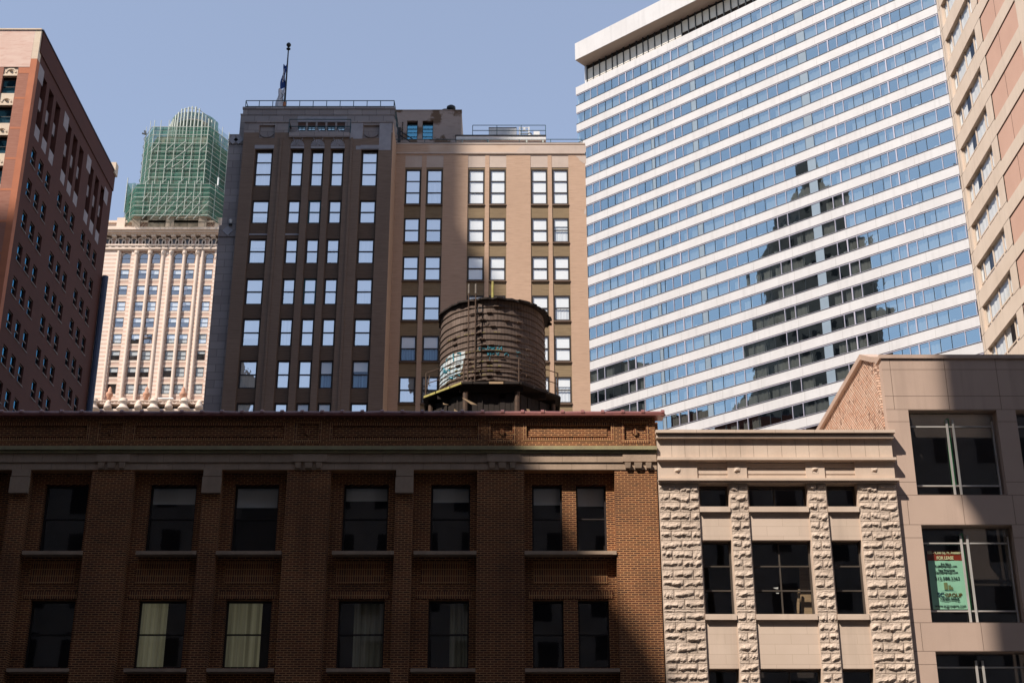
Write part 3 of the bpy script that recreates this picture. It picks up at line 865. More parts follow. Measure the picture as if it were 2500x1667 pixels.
# ============================================================ tall brown brick hotel, two wings
YA, YB2 = 100.0, 103.5
bt_ = thing("brown_hotel", "tall brown brick hotel with white window blinds, its right wing sunlit", "building", (-10, 112, 0))
fa, fb_ = front(YA), front(YB2)
def xa(x, y=610): return PX(x, y, YA)
def za(y): return PZ(y, YA)
def xr(x, y=560.6): return PX(x, y, YB2)
def zr(y): return PZ(y, YB2)
AL, AR = xa(571.9), xa(948.5)
rowsA = [(363.2, 451.4), (485.7, 542.3), (579.8, 640.4), (676.3, 740.6), (774.2, 842.5), (876.8, 945.7), (980.5, 1052)]
colsA = [(605.5, 647.8), (694.3, 725), (745.2, 776.4), (795.4, 827), (872, 912.3)]
zbotA = za(1090)
cx = [(xa(a), xa(b)) for a, b in colsA]
zrA = [(za(b), za(a)) for a, b in rowsA]
topA = za(300)               # top of the pavilions
# brick piers in front, window columns sunk between them
w = MB(fa)
ledge = za(329)
holes = [(a - .06, b + .06, zbotA - 5, zrA[0][1]) for a, b in cx]
mid0, mid1 = xa(668), xa(846)
w.facade(AL, AR, 0, ledge - .3, holes, 0, .22)
# raised edges beside the middle bay
for a in (mid0, mid1): w.box(a - .09, a + .09, -.10, -.001, 0, ledge - .32)
obj("brick_pier", w, M['brown_brick'], bt_)
sp = MB(fa)
for a, b in cx:
    hh = [(a, b, z0, z1_) for z0, z1_ in zrA]
    sp.facade(a - .0605, b + .0605, 0, zrA[0][1] + .002, hh, .222, .20)
obj("spandrel", sp, M['brown_spandrel'], bt_)
rw = random.Random(11)
def hotel_cover(i, j, wing):
    if wing == 'A' and (i, j) in ((3, 5), (2, 6), (3, 6)): return ('blue_curtain', (0, .52)), (.55, 1.0)
    if wing == 'A' and (i, j) == (4, 5): return ('blue_curtain', (0, .5)), (.62, 1.0)
    if wing == 'B' and (i, j) in ((0, 4), (1, 4)): return ('blue_curtain', (0, .5)), (.5, 1.0)
    r = rw.random() * (.46 if wing == 'B' and i > 1 else 1)
    if r < .38: return None, (0, 1)
    if r < .62: return ('sheer', (0, .62)), (.5 + .2 * rw.random(), 1)
    if r < .8: return ('sheer', (0, 1)), None
    return None, (rw.choice((.45, .3, .62)), 1)
def hotel_window(fr, a0, a1, z0, z1_, b, n, i, j, wing, fm='frame_brown'):
    cv, bl_ = hotel_cover(i, j, wing)
    rails = (.335, .66) if n == 3 else (.5,)
    wdw = window(bt_, fr, a0, a1, z0, z1_, b, rails=rails, fw=.115, fm=fm, gm='glass_dark' if cv and cv[0] == 'blue_curtain' else 'glass_shade' if wing == 'A' or i < 2 else 'glass_lit', cover=bl_, cm='blind', gap=.02, fd=.06)
    if cv:
        c = MB(fr); n_ = 14; lo, hi = z0 + (z1_ - z0) * cv[1][0], z0 + (z1_ - z0) * cv[1][1]
        pts = [(a0 + .06 + (a1 - a0 - .12) * k / n_, b + .13 + .009 * math.sin(k * 2.1), z) for z in (lo, hi) for k in range(n_ + 1)]
        c.add(pts, [(k, k + 1, k + n_ + 2, k + n_ + 1) for k in range(n_)])
        obj("curtain", c, M[cv[0]], wdw)
    return wdw
for i, (a, b) in enumerate(cx):
    for j, (z0, z1_) in enumerate(zrA):
        hotel_window(fa, a, b, z0, z1_, .30, 3 if j == 0 else 2, i, j, 'A', 'frame_teal' if (i, j) in ((2, 1), (2, 3)) else 'frame_brown')
# lintels over the first two columns at one storey, patched
for i in (0, 1):
    t = MB(fa); a, b = cx[i]; t.box(a - .05, b + .05, .17, .221, za(571.5) , za(568)); obj("lintel", t, M['grey_lintel'], bt_)
# stone heads over the top row
for i in (0, 4):
    t = MB(fa); a, b = cx[i]; t.box(a - .1, b + .1, -.05, .1, zrA[0][1] - .02, zrA[0][1] + .3); obj("lintel", t, M['grey_lintel'], bt_)
# pavilions and stone attic
pv = MB(fa)
LP0, LP1 = xa(599, 305), xa(708, 305); RP0, RP1 = xa(854.7, 305), AR
sqL = (PX(632.5, 318, YA), PX(671, 318, YA), za(340), za(306)); sqR = (PX(886.5, 318, YA), PX(926, 318, YA), za(340), za(306))
pv.facade(AL, LP1, ledge - .3, topA - .9, [(sqL[0], sqL[1], sqL[2], topA)], 0, .18)
pv.facade(RP0, AR, ledge - .3, topA - .9, [(sqR[0], sqR[1], sqR[2], topA)], 0, .18)
pieces("pavilion_brick", pv, M['brown_brick'], bt_)
st = MB(fa)
st.facade(AL, LP1, topA - .9, topA, [(sqL[0], sqL[1], 0, sqL[3])], -.002, .18); 
st.facade(RP0, AR, topA - .9, topA, [(sqR[0], sqR[1], 0, sqR[3])], -.002, .18)
for a0, a1 in ((AL, LP1), (RP0, AR)): st.box(a0, a1, -.06, 1.0, topA, topA + .14)
pieces("pavilion_cap", st, M['grey_stone'], bt_)
pr_ = MB(fa)      # pale repointed patches on the right pavilion
pr_.box(RP0 + .02, sqR[0] - .02, -.012, -.003, sqR[2] + .02, topA - .02); pr_.box(sqR[1] + .02, AR - .12, -.012, -.003, sqR[2] - 1.0, topA - .02); pr_.box(sqR[0] - .5, sqR[1] + .02, -.012, -.003, sqR[2] - .95, sqR[2] - .62)
obj("pale_patch", pr_, M['grey_lintel'], bt_)
for s in (sqL, sqR):
    t = MB(fa); t.rect(s[0], s[1], s[2], s[3] + .02, .179)
    c, r0 = (s[0] + s[1]) / 2, (s[1] - s[0]) * .42; zc_ = s[2] + (s[3] - s[2]) * .46
    N_ = 12
    for k in range(N_):
        t0, t1 = math.pi * (1.05 + .9 * k / N_), math.pi * (1.05 + .9 * (k + 1) / N_); th = lambda q: .03 + .11 * math.sin((q / math.pi - 1.05) / .9 * math.pi)
        p = [(c + r0 * math.cos(t0), zc_ + .7 * r0 * math.sin(t0)), (c + r0 * math.cos(t1), zc_ + .7 * r0 * math.sin(t1)), (c + (r0 - th(t1)) * math.cos(t1), zc_ + .7 * (r0 - th(t1)) * math.sin(t1)), (c + (r0 - th(t0)) * math.cos(t0), zc_ + .7 * (r0 - th(t0)) * math.sin(t0))]
        t.prism(p, .08, .178)
    for k in range(5):
        q = c + (k - 2) * .11; t.tube((q, .14, zc_ - .55 * r0), (q + (k - 2) * .02, .14, zc_ - .3 * r0), .05, 6)
    obj("crescent_relief", t, M['grey_stone'], bt_)
# middle bay: ledge, fan reliefs, strip of five lights behind the balcony
YC = .85
t = MB(fa); t.box(LP1 + .001, RP0 - .001, -.16, YC, ledge - .3, ledge + .12); obj("balcony_ledge", t, M['grey_stone'], bt_)
for i in (1, 2, 3):
    a, b = cx[i]; c = (a + b) / 2; z0 = zrA[0][1] + .02; h = ledge - .55 - z0
    t = MB(fa); t.box(a - .04, b + .04, -.015, -.001, z0 + .2, z0 + h)
    obj("relief_panel", t, M['brown_spandrel'], bt_)
    t = MB(fa); r = (b - a) * .56; zf = z0 + .2
    for k in range(11):
        t0 = math.pi * (k + .18) / 11; t1 = math.pi * (k + .82) / 11
        t.prism([(c + .3 * r * math.cos(t0), zf + .3 * r * math.sin(t0)), (c + r * math.cos(t0), zf + r * 1.05 * math.sin(t0)), (c + r * math.cos(t1), zf + r * 1.05 * math.sin(t1)), (c + .3 * r * math.cos(t1), zf + .3 * r * math.sin(t1))], -.085, -.0155)
    n_=8
    t.prism([(c + .22 * r * math.cos(math.pi * k / n_), zf + .22 * r * math.sin(math.pi * k / n_)) for k in range(n_ + 1)], -.085, -.0155)
    d = r * .78; zd = zf + r + .32
    for (p0, q0), (p1, q1) in (((-d, 0), (0, .62)), ((0, .62), (d, 0)), ((-d, 0), (-d * .7, -.3)), ((d, 0), (d * .7, -.3))):
        t.tube((c + p0, -.03, zd + q0), (c + p1, -.03, zd + q1), .04, 5)
    for sx in (-1, 1):
        for k in range(8):
            t0, t1 = k * .7, (k + 1) * .7; rr = .2 * (1 - k / 11)
            t.tube((c + sx * (.17 + rr * math.cos(t0 + 2)), -.03, zd + .02 + rr * math.sin(t0 + 2)), (c + sx * (.17 + rr * math.cos(t1 + 2)), -.03, zd + .02 + rr * math.sin(t1 + 2)), .03, 5)
    obj("fan_relief", t, M['grey_lintel'], bt_)
    t = MB(fa); t.box(a - .05, b + .05, -.05, .1, z0 - .02, z0 + .2); obj("lintel", t, M['grey_lintel'], bt_)
wl0, wl1 = PX(725.5, 312, YA + YC), PX(845, 312, YA + YC); wz0, wz1 = PZ(324, YA + YC) + .15, PZ(299, YA + YC)
BT = PZ(264.3, YA + YC); b1, b2 = PX(593.4, 272, YA + YC), PX(963.9, 272, YA + YC)
S2 = PZ(281, YA + YC)
pitch = (wl1 - wl0) / 5
hs = [(wl0 + k * pitch + .05, wl0 + (k + 1) * pitch - .1, wz0, wz1) for k in range(5)]
st = MB(fa); TL = PX(586, 305, YA + YC)
st.facade(TL, b2 - .05, ledge + .12, S2, hs, YC, .25); st.facade(b1, b2, S2 + .1, BT - .1, [], YC + .02, .2)
st.box(b1 - .05, b2 + .02, YC - .04, YC + .5, BT - .1, BT + .1); st.box(TL - .03, b2, YC - .03, YC + .4, S2, S2 + .1)
st.facade(TL, AL, za(345), ledge + .12, [], YC, .1)
obj("stone_attic", st, M['grey_stone'], bt_)
t = MB(fa); t.box(wl0 - .02, wl1 + .02, YC - .02, YC - .002, PZ(298, YA + YC), PZ(285.5, YA + YC)); obj("pale_panel", t, M['grey_lintel'], bt_)
for h in hs: window(bt_, fa, h[0], h[1], h[2], h[3] - .32, YC + .12, rails=(.3, .62), vert=(.5,), fw=.06, fm='frame_teal', gm='glass_blue', cover=(0, 1), cm='blind')
for h in hs:
    t = MB(fa); t.box(h[0], h[1], YC + .05, YC + .24, h[3] - .32, h[3]); obj("window_head", t, M['brown_dark'], bt_)
# grey buttress strip at the left corner, stepping back as it rises
t = MB(fa)
u0, u1 = PX(536.5, 560, YA + .5), AL + .02
t.box(PX(514.6, 780, YA + .5), u1, .5, 3, 0, PZ(553.8, YA + .5)); t.box(PX(549, 460, YA + .52), u1, .52, 3, PZ(553.8, YA + .5), PZ(331, YA + .5))
t.box(PX(535, 562, YA + .5), u1, .42, .499, PZ(578, YA + .5), PZ(551, YA + .5)); t.box(PX(559, 345, YA + .5), u1, .44, .519, PZ(352, YA + .5), PZ(329, YA + .5))
obj("stone_buttress", t, M['grey_stone'], bt_)
t = MB(fa)
for yy, n_ in ((563, 1), (341, 2)):
    for k in range(n_):
        c = PX(560 + (15 if n_ == 2 else 2) + k * 14 - 6, yy, YA + .4); zc_ = PZ(yy, YA + .4); d = .42
        t.prism([(c - d, zc_), (c, zc_ - d), (c + d, zc_), (c, zc_ + d)], .38 if yy > 400 else .40, .43)
obj("diamond_relief", t, M['grey_lintel'], bt_)
# return wall of the left wing and its body
t = MB(east(AR)); t.facade(YA, YB2 + 8, 0, topA, [], 0, .1); obj("return_wall", t, M['buff_brick'], bt_)
t = MB(fa); t.box(AL + .01, AR - .02, 1.2, 22, 0, topA - .01); t.box(b1 + .02, b2 - .3, YC + .55, 20, topA, BT - .12); t.box(PX(551, 400, YA + .52) , AL + .005, 3.01, 20, 0, PZ(335, YA + .5)); obj("rear_wall", t, M['brown_brick'], bt_)
# ---- right wing
BL, BR = AR + .002, xr(1432.5)
rowsB = [(413, 498.7), (531.5, 591.2), (624.9, 684.5), (720.6, 782.4), (818.7, 881.7), (918.8, 983.5), (1021, 1090)]
colsB = [(985.9, 1024.2), (1038.6, 1077.7), (1142, 1181.8), (1195, 1234.5), (1297.5, 1337.3), (1350.2, 1389)]
cb_ = [(xr(a), xr(b)) for a, b in colsB]; zrB = [(zr(b), zr(a)) for a, b in rowsB]
pt = zr(349.7); mz = zr(376.5)
w = MB(fb_)
w.facade(BL, BR, 0, mz, [(a - .05, b + .05, -5, mz - .12) for a, b in cb_], 0, .06)
obj("brick_pier", w, M['buff_brick'], bt_)
w = MB(fb_)
w.facade(BL, BR, mz + .14, pt - .12, [], -.01, .1)
obj("parapet_wall", w, M['buff_parapet'], bt_)
for pl in ([(1262, 368), (1274, 356), (1430.5, 356), (1430.5, 372), (1262, 372)], [(1404, 381), (1431, 381), (1431, 400), (1424, 399), (1416, 393), (1412, 387)], [(1427, 514), (1431.5, 508), (1431.8, 524), (1426, 522)]):
    t = MB(fb_); t.prism([(PX(x, y, YB2), PZ(y, YB2)) for x, y in pl], -.022, -.0105) if pl[0][1] < 370 else t.prism([(PX(x, y, YB2), PZ(y, YB2)) for x, y in pl], -.012, -.001)
    obj("pale_patch", t, M['pale_render'], bt_)
t = MB(fb_); t.box(BL, BR, -.08, .2, mz, mz + .14); t.box(BL, BR + .03, -.05, .5, pt - .12, pt); obj("moulding", t, M['pale_render'], bt_)
sp = MB(fb_); head = MB(fb_)
for a, b in cb_:
    sp.facade(a - .0505, b + .0505, 0, zrB[0][1] + .16, [(a, b, z0, z1_) for z0, z1_ in zrB], .062, .2)
    head.box(a - .048, b + .048, .025, .30, zrB[0][1] + .161, mz - .122)
obj("spandrel", sp, M['buff_spandrel'], bt_); pieces("cream_panel", head, M['pale_render'], bt_)
for i, (a, b) in enumerate(cb_):
    for j, (z0, z1_) in enumerate(zrB):
        wdw = hotel_window(fb_, a, b, z0, z1_, .072, 3 if j == 0 else 2, i, j, 'B')
        s = MB(fb_); s.box(a - .045, b + .045, -.06, .061, z0 - .13, z0 - .002); obj("sill", s, M['brown_spandrel'], wdw)
t = MB(fb_); t.box(BL, BR - .001, 1.1, 18, 0, pt - .6); t.box(BL, BR - .003, .52, 1.09, mz, pt - .13); t.box(BL, BR - .002, .36, .5, 0, 1); obj("rear_wall", t, M['buff_brick'], bt_)
t = MB(east(BR)); t.facade(YB2, YB2 + 18, 0, pt - .1, [], 0, .1); obj("side_wall", t, M['buff_brick'], bt_)
t = MB(fb_); t.box(BL + .2, BR - .2, .9, 1.0, 0, mz); obj("interior", t, M['dark'], bt_)
t = MB(fa); t.box(AL + .2, AR - .2, .95, 1.05, 0, topA - .5); t.box(wl0, wl1, YC + .4, YC + .5, wz0, wz1); obj("interior", t, M['dark'], bt_)
# ---- penthouse behind the right wing's parapet
YP = 108.5
fp = front(YP); s_ = 2352 / 220.
def pxp(zx, zy): return PX(940 + zx / s_, 240 + zy / s_, YP)
def pzp(zy): return PZ(240 + zy / s_, YP)
p0, p1 = pxp(150, 450), pxp(2000, 450); ptop = pzp(305)
hs = [(pxp(570, 800), pxp(850, 800), pzp(1065), pzp(590)), (pxp(975, 800), pxp(1255, 800), pzp(1065), pzp(590))]
w = MB(fp); w.facade(p0, p1, pt - .8, ptop - .1, hs, 0, .3); w.box(p0, p1 + .02, -.03, .4, ptop - .1, ptop); w.box(p0, p1 - .01, .9, 9, pt - .8, ptop - .15)
obj("penthouse_wall", w, M['penthouse'], bt_)
t = MB(east(p1)); t.facade(YP + .001, YP + 9, pt - .8, ptop - .1, [], 0, .1); obj("penthouse_side", t, M['pale_render'], bt_)
t = MB(fp); t.box(p0, p1 - .04, .8, .85, pt - .8, ptop - .3); obj("penthouse_interior", t, M['dark'], bt_)
for h in hs: window(bt_, fp, h[0], h[1], h[2], h[3] - .35, .12, rails=(.2, .47, .73), fw=.05, fm='frame_teal', gm='glass_teal', cover=(0, 1), cm='blue_curtain')
for zx in (1570, 1715):
    c = pxp(zx, 280); big = zx > 1600
    v = thing("roof_vent", "taller of the two round-hooded vents on the penthouse roof" if big else "lower round-hooded vent on the penthouse roof, left of the taller one", "vent", (c, YP + .6, ptop), "vents on the penthouse roof")
    hgt = .75 if big else .32; r = .40 if big else .38
    t = MB(); t.lathe(c, YP + .6, [(.2, ptop), (.2, ptop + hgt * .6)], 12); obj("stack", t, M['silver'], v, smooth=True)
    t = MB(); t.lathe(c, YP + .6, [(r * .75, ptop + hgt * .35), (r, ptop + hgt * .6), (r * .96, ptop + hgt * .85), (r * .6, ptop + hgt), (.02, ptop + hgt * 1.04)], 16); obj("hood", t, M['steel_dark'], v, smooth=True)
# ---- railings on the roofs
def railing(label, pts, zs, h, n, mats='teal_steel', r=.035, extra=None):
    rt = thing("roof_railing", label, "railing", (pts[0][0], pts[0][1], zs))
    for lv in (h, h * .48):
        t = MB(); t.path([(x, y, zs + lv) for x, y in pts], r, 6); obj("rail", t, M[mats], rt)
    for p, q in zip(pts, pts[1:]):
        m = max(1, round(n * math.dist(p, q)))
        for k in range(m + (1 if q == pts[-1] else 0)):
            x, y = p[0] + (q[0] - p[0]) * k / m, p[1] + (q[1] - p[1]) * k / m
            t = MB(); t.tube((x, y, zs), (x, y, zs + h), r * .9, 6); obj("post", t, M[mats], rt)
    return rt
yr = YA + YC + .6
r0, r1 = PX(600, 255, yr), PX(962, 255, yr)
rl = railing("long blue green pipe railing along the top of the hotel's left wing", [(r0, yr + 3.5), (r0, yr), (r1, yr), (r1 + .05, yr + 3.5)], BT + .02, 1.05, 11 / (r1 - r0))
railing("short railing across the balcony in front of the strip of five windows", [(LP1 - .05, YA - .05), (RP0 + .05, YA - .05)], ledge + .12, 1.25, .18)
s8 = 2352 / 340.
YR1 = YB2 + .4
ra, rb = PX(960, 340, YR1), PX(1100 + 2222 / s8, 340, YR1)
railing("low pipe railing along the parapet of the hotel's right wing", [(ra, YR1), (rb, YR1)], pt - .02, zr(250 + 592 / s8) - pt + .06, 29 * (1 / s8) * .0 + .36, 'teal_steel', .03)
# ---- white duct deck with machines
YD = 107.0
def d(zx, zy): return PX(1100 + zx / s8, 250 + zy / s8, YD)
def dz(zy): return PZ(250 + zy / s8, YD)
du = thing("roof_duct", "long flat white duct lying on steel feet behind the right wing's parapet", "duct", (d(800, 600), YD, pt - .3))
t = MB(front(YD)); t.box(d(95, 600), d(1610, 600), 0, 2.2, dz(640), dz(572)); obj("casing", t, M['white_metal'], du)
t = MB(front(YD)); t.box(d(80, 600), d(1615, 600), -.06, 2.3, dz(571), dz(555)); obj("top_flange", t, M['steel_dark'], du)
t = MB(front(YD)); t.box(d(95, 600), d(1610, 600), .1, .3, dz(672), dz(641)); obj("bearer", t, M['soffit'], du)
for zx in (200, 640, 1285, 1560):
    t = MB(front(YD)); a = d(zx, 660); t.box(a - .06, a + .06, -.02, .09, pt - .65, dz(642)); obj("foot", t, M['pole'], du)
railing("raised pipe railing round the machines on the white duct", [(d(372, 470), YD + .05), (d(1605, 470), YD + .05)], dz(555), dz(384) - dz(555), .48, 'teal_steel', .03)
ac = thing("cooling_unit", "large white cooling unit with dark louvred base on the white duct", "cooling unit", (d(880, 450), YD + 1.2, dz(555)))
t = MB(front(YD + .9)); t.box(d(645, 450), d(1115, 450), 0, 1.3, dz(465), dz(342)); obj("casing", t, M['white_metal'], ac)
t = MB(front(YD + .9)); t.box(d(640, 450), d(1118, 450), -.03, 1.32, dz(341), dz(333)); obj("lid", t, M['steel_dark'], ac)
t = MB(front(YD + .9)); t.box(d(655, 500), d(1108, 500), .1, 1.2, dz(555), dz(466)); obj("louvre", t, M['dark'], ac)
for zx in (648, 780, 880, 985, 1105):
    t = MB(front(YD + .9)); a = d(zx, 500); t.box(a - .04, a + .04, .01, .09, dz(555), dz(466)); obj("leg", t, M['pole'], ac)
t = MB(front(YD + .85)); t.box(d(872, 420), d(886, 420), 0, .04, dz(460), dz(395)); t.box(d(850, 360), d(860, 360), 0, .04, dz(385), dz(350)); t.box(d(900, 360), d(912, 360), 0, .04, dz(385), dz(350)); obj("catch", t, M['white_metal'], ac)
gf = thing("steel_frame", "white steel portal frame between the cooling unit and the small box", "frame", (d(1240, 450), YD + 1.0, dz(555)))
for zx in (1168, 1325):
    t = MB(front(YD + 1)); a = d(zx, 430); t.box(a - .06, a + .06, 0, .12, dz(555), dz(312)); obj("post", t, M['white_metal'], gf)
for zy in (322, 378, 420):
    t = MB(front(YD + 1)); t.box(d(1178, zy), d(1315, zy), .02, .10, dz(zy + 4), dz(zy - 5)); obj("crossbar", t, M['white_metal' if zy < 400 else 'pole'], gf)
t = MB(front(YD + 1)); t.box(d(1225, 350), d(1265, 350), -.02, .2, dz(366), dz(328)); obj("hoist", t, M['white_metal'], gf)
sbx = thing("control_box", "small white box with a sloped side at the right end of the duct", "box", (d(1455, 500), YD + 1.0, dz(555)))
t = MB(front(YD + .9)); t.box(d(1405, 470), d(1508, 470), 0, .8, dz(545), dz(398)); obj("casing", t, M['white_metal'], sbx)
t = MB(front(YD + .95)); t.prism([(d(1509, 545), dz(548)), (d(1580, 545), dz(548)), (d(1509, 430), dz(420))], 0, .7); obj("sloped_side", t, M['white_metal'], sbx)
cyl = thing("gas_cylinder", "white upright cylinder with a dark cap beside the small white box", "cylinder", (d(1340, 500), YD + 1.0, dz(555)))
t = MB(); t.lathe(d(1340, 500), YD + 1.0, [(.16, dz(555)), (.16, dz(450)), (.12, dz(440))], 12); obj("body", t, M['white_metal'], cyl, smooth=True)
t = MB(); t.lathe(d(1340, 500), YD + 1.0, [(.17, dz(440)), (.17, dz(428))], 12); obj("cap", t, M['steel_dark'], cyl)
# ladder and stair rails by the penthouse
stv = thing("roof_stair", "dark steel stair with sloping handrails beside the penthouse", "stair", (pxp(450, 1000), YP - .8, pt - .6))
fs = front(YP - 1.0)
def q(zx, zy): return (PX(940 + zx / s_, 240 + zy / s_, YP - 1.0), 0, PZ(240 + zy / s_, YP - 1.0))
for pts in (((380, 850), (740, 1080)), ((380, 960), (660, 1140))):
    t = MB(fs); t.tube(q(*pts[0]), q(*pts[1]), .045, 6); obj("handrail", t, M['steel_dark'], stv)
t = MB(fs); A_, B_ = q(335, 760), q(400, 1150); t.box(A_[0], B_[0], 0, .3, B_[2], A_[2]); obj("newel", t, M['frame_brown'], stv)
t = MB(fs)
for k in range(10):
    zz_ = pzp(640 + k * 48); t.box(pxp(438, 800), pxp(475, 800), .9, .97, zz_ - .04, zz_)
obj("wall_rung", t, M['steel_dark'], stv)
# small dark hood and flood light
hd = thing("roof_hood", "small dark dome hood on the left wing's roof behind the railing", "vent", (PX(889, 262, yr), yr + 1, BT))
t = MB(); t.lathe(PX(889, 262, yr), yr + 1, [(.42, BT), (.42, BT + .1), (.36, BT + .3), (.2, BT + .42), (.02, BT + .46)], 14); obj("dome", t, M['steel_dark'], hd, smooth=True)
t = MB(); t.lathe(PX(889, 262, yr), yr + 1, [(.46, BT - .1), (.46, BT + .02)], 14); obj("curb", t, M['steel_dark'], hd)
fl = thing("floodlight", "tiny white floodlight fixed to the grey corner strip above its diamond relief", "lamp", (PX(563, 541, YA + .3), YA + .4, PZ(541, YA + .3)))
c, zc_ = PX(563, 541, YA + .3), PZ(541, YA + .3)
t = MB(); t.lathe(c, YA + .3, [(.10, zc_ - .15), (.14, zc_ + .12), (.05, zc_ + .2)], 8); obj("lamp_head", t, M['white_metal'], fl)
t = MB(); t.box(c - .12, c + .12, YA + .25, YA + .5, zc_ - .3, zc_ - .18); obj("bracket", t, M['steel_dark'], fl)
# flagpole and flag
YF = YA + YC + 2.6
s7 = 2195 / 420.
def fpx(zx, zy): return PX(560 + zx / s7, 80 + zy / s7, YF)
def fpz(zy): return PZ(80 + zy / s7, YF)
pc = fpx(705, 900)
fp_ = thing("flagpole", "slim dark flagpole with a ball finial on the left wing's roof", "flagpole", (pc, YF, BT - .4))
t = MB(); t.tube((pc, YF, BT - .4), (pc, YF, fpz(190)), .11, 10, r2=.05); obj("pole", t, M['steel_dark'], fp_, smooth=True)
zf = fpz(160)
t = MB(); t.lathe(pc, YF, [(.01, zf - .21), (.12, zf - .17), (.2, zf - .02), (.2, zf + .05), (.12, zf + .18), (.01, zf + .22)], 12); t.lathe(pc, YF, [(.05, zf - .5), (.18, zf - .42), (.18, zf - .36), (.06, zf - .28)], 12); obj("finial", t, M['steel_dark'], fp_, smooth=True)
t = MB(); t.tube((pc, YF, BT - .4), (pc, YF, fpz(895)), .15, 10); obj("sleeve", t, M['copper_red'], fp_)
zt0, zt1, zt2 = fpz(420), fpz(720), fpz(955)
fg = thing("flag", "limp blue and white flag hanging down the flagpole", "flag", (pc, YF, zt2))
def drape(z0, z1_, w0, w1, ph):
    t = MB(); n, m = 14, 12
    pts = []
    for j in range(m + 1):
        v = j / m; z = z0 + (z1_ - z0) * v; wd = w0 + (w1 - w0) * v
        for i in range(n + 1):
            u = i / n
            pts.append((pc - .06 - wd * u + .05 * math.sin(v * 9 + u * 5), YF - .12 - .10 * math.sin(u * 9 + ph + v * 2.2) * (.4 + u * .6), z - .25 * u * wd + .06 * math.sin(u * 9)))
    t.add(pts, [(j * (n + 1) + i, j * (n + 1) + i + 1, (j + 1) * (n + 1) + i + 1, (j + 1) * (n + 1) + i) for j in range(m) for i in range(n)]); return t
obj("blue_field", drape(zt0, zt1, .20, .46, .4), M['flag_blue'], fg, smooth=True)
obj("white_field", drape(zt1, zt2, .48, .74, .9), M['flag_white'], fg, smooth=True)
t = MB()
for k in range(9):
    v = .28 + k * .065; z = zt0 + (zt1 - zt0) * v; x = pc - .16 - .12 * v
    t.path([(x + .06, YF - .26, z + .13), (x - .03, YF - .27, z + .02), (x + .04, YF - .27, z - .1)][:3 if k % 2 else 2], .022, 4)
obj("script_mark", t, M['flag_white'], fg)
t = MB(); t.path([(pc - .3, YF - .26, fpz(790)), (pc - .1, YF - .26, fpz(825)), (pc - .33, YF - .26, fpz(870))], .025, 4); obj("dark_mark", t, M['steel_dark'], fg)

# ============================================================ wooden roof tank
TX, TY, TZ = -.785, 54.0, 19.98 + EYE
tk = thing("water_tank", "weathered wooden rooftop water tank with iron hoops and graffiti, standing behind the tiled parapet", "water tank", (TX, TY, TZ))
TR = 2.13; TH_ = 3.66
t = MB(); t.lathe(TX, TY, [(TR, TZ), (TR - .05, TZ + TH_)], 90); obj("barrel", t, M['staves'], tk, smooth=False)
def rad(z): return TR - .05 * (z - TZ) / TH_
def onb(th, z, off=.012):     # th measured from the side facing the street
    r = rad(z) + off
    return (TX + r * math.sin(th), TY - r * math.cos(th), z)
hz = [.10, .27, .45, .63, .83, 1.03, 1.25, 1.48, 1.73, 1.98, 2.24, 2.52, 2.80, 3.10, 3.36]
for i, h in enumerate(hz):
    t = MB(); n = 72; tw = rj.uniform(-.02, .02)
    t.path([onb(2 * math.pi * k / n, TZ + h + tw * math.sin(2 * math.pi * k / n) + .006 * math.sin(k * 1.3 + i), .02) for k in range(n + 1)], .016, 5)
    for q_ in range(3):
        a = -.9 + rj.uniform(0, 1.6)
        p = onb(a, TZ + h, .04); p2 = onb(a + .09, TZ + h + .01, .04); t.tube(p, p2, .04, 6)
    obj("hoop", t, M['rust'], tk)
# lichen along some hoops
t = MB()
for h in (.45, .63, .83, 1.03, 1.48, 2.24):
    for k in range(14):
        a = rj.uniform(-1.0, .12); l = rj.uniform(.02, .09)
        t.tube(onb(a, TZ + h + .03, .03), onb(a + l, TZ + h + .03 + rj.uniform(-.015, .015), .03), rj.uniform(.008, .016), 4)
obj("lichen", t, M['moss_board'], tk)
# roof boards with ragged eaves
t = MB(); n = 72; pts = []
for k in range(n):
    a = 2 * math.pi * k / n; r = TR + .08 + rj.uniform(-.05, .08) + (.06 if 0 < k < 26 else 0)
    pts.append((TX + r * math.sin(a), TY - r * math.cos(a)))
t.slab(pts, TZ + TH_ - .02, TZ + TH_ + .05)
for k in range(26):
    a = .35 + k * .055 + rj.uniform(-.02, .02); r = TR + .1
    x, y = TX + r * math.sin(a), TY - r * math.cos(a); wv = .09
    x2_, y2_ = TX + r * math.sin(a + wv), TY - r * math.cos(a + wv); dr = rj.uniform(.05, .2); dp = rj.uniform(-.13, .03)
    o = (math.sin(a) * dr, -math.cos(a) * dr)
    t.add([(x, y, TZ + TH_), (x2_, y2_, TZ + TH_), (x2_ + o[0], y2_ + o[1], TZ + TH_ + dp), (x + o[0], y + o[1], TZ + TH_ + dp), (x, y, TZ + TH_ + .03), (x2_, y2_, TZ + TH_ + .03), (x2_ + o[0], y2_ + o[1], TZ + TH_ + dp + .03), (x + o[0], y + o[1], TZ + TH_ + dp + .03)],
          [(0, 1, 2, 3), (7, 6, 5, 4), (0, 4, 5, 1), (1, 5, 6, 2), (2, 6, 7, 3), (3, 7, 4, 0)])
obj("roof_boards", t, M['dark_timber'], tk)
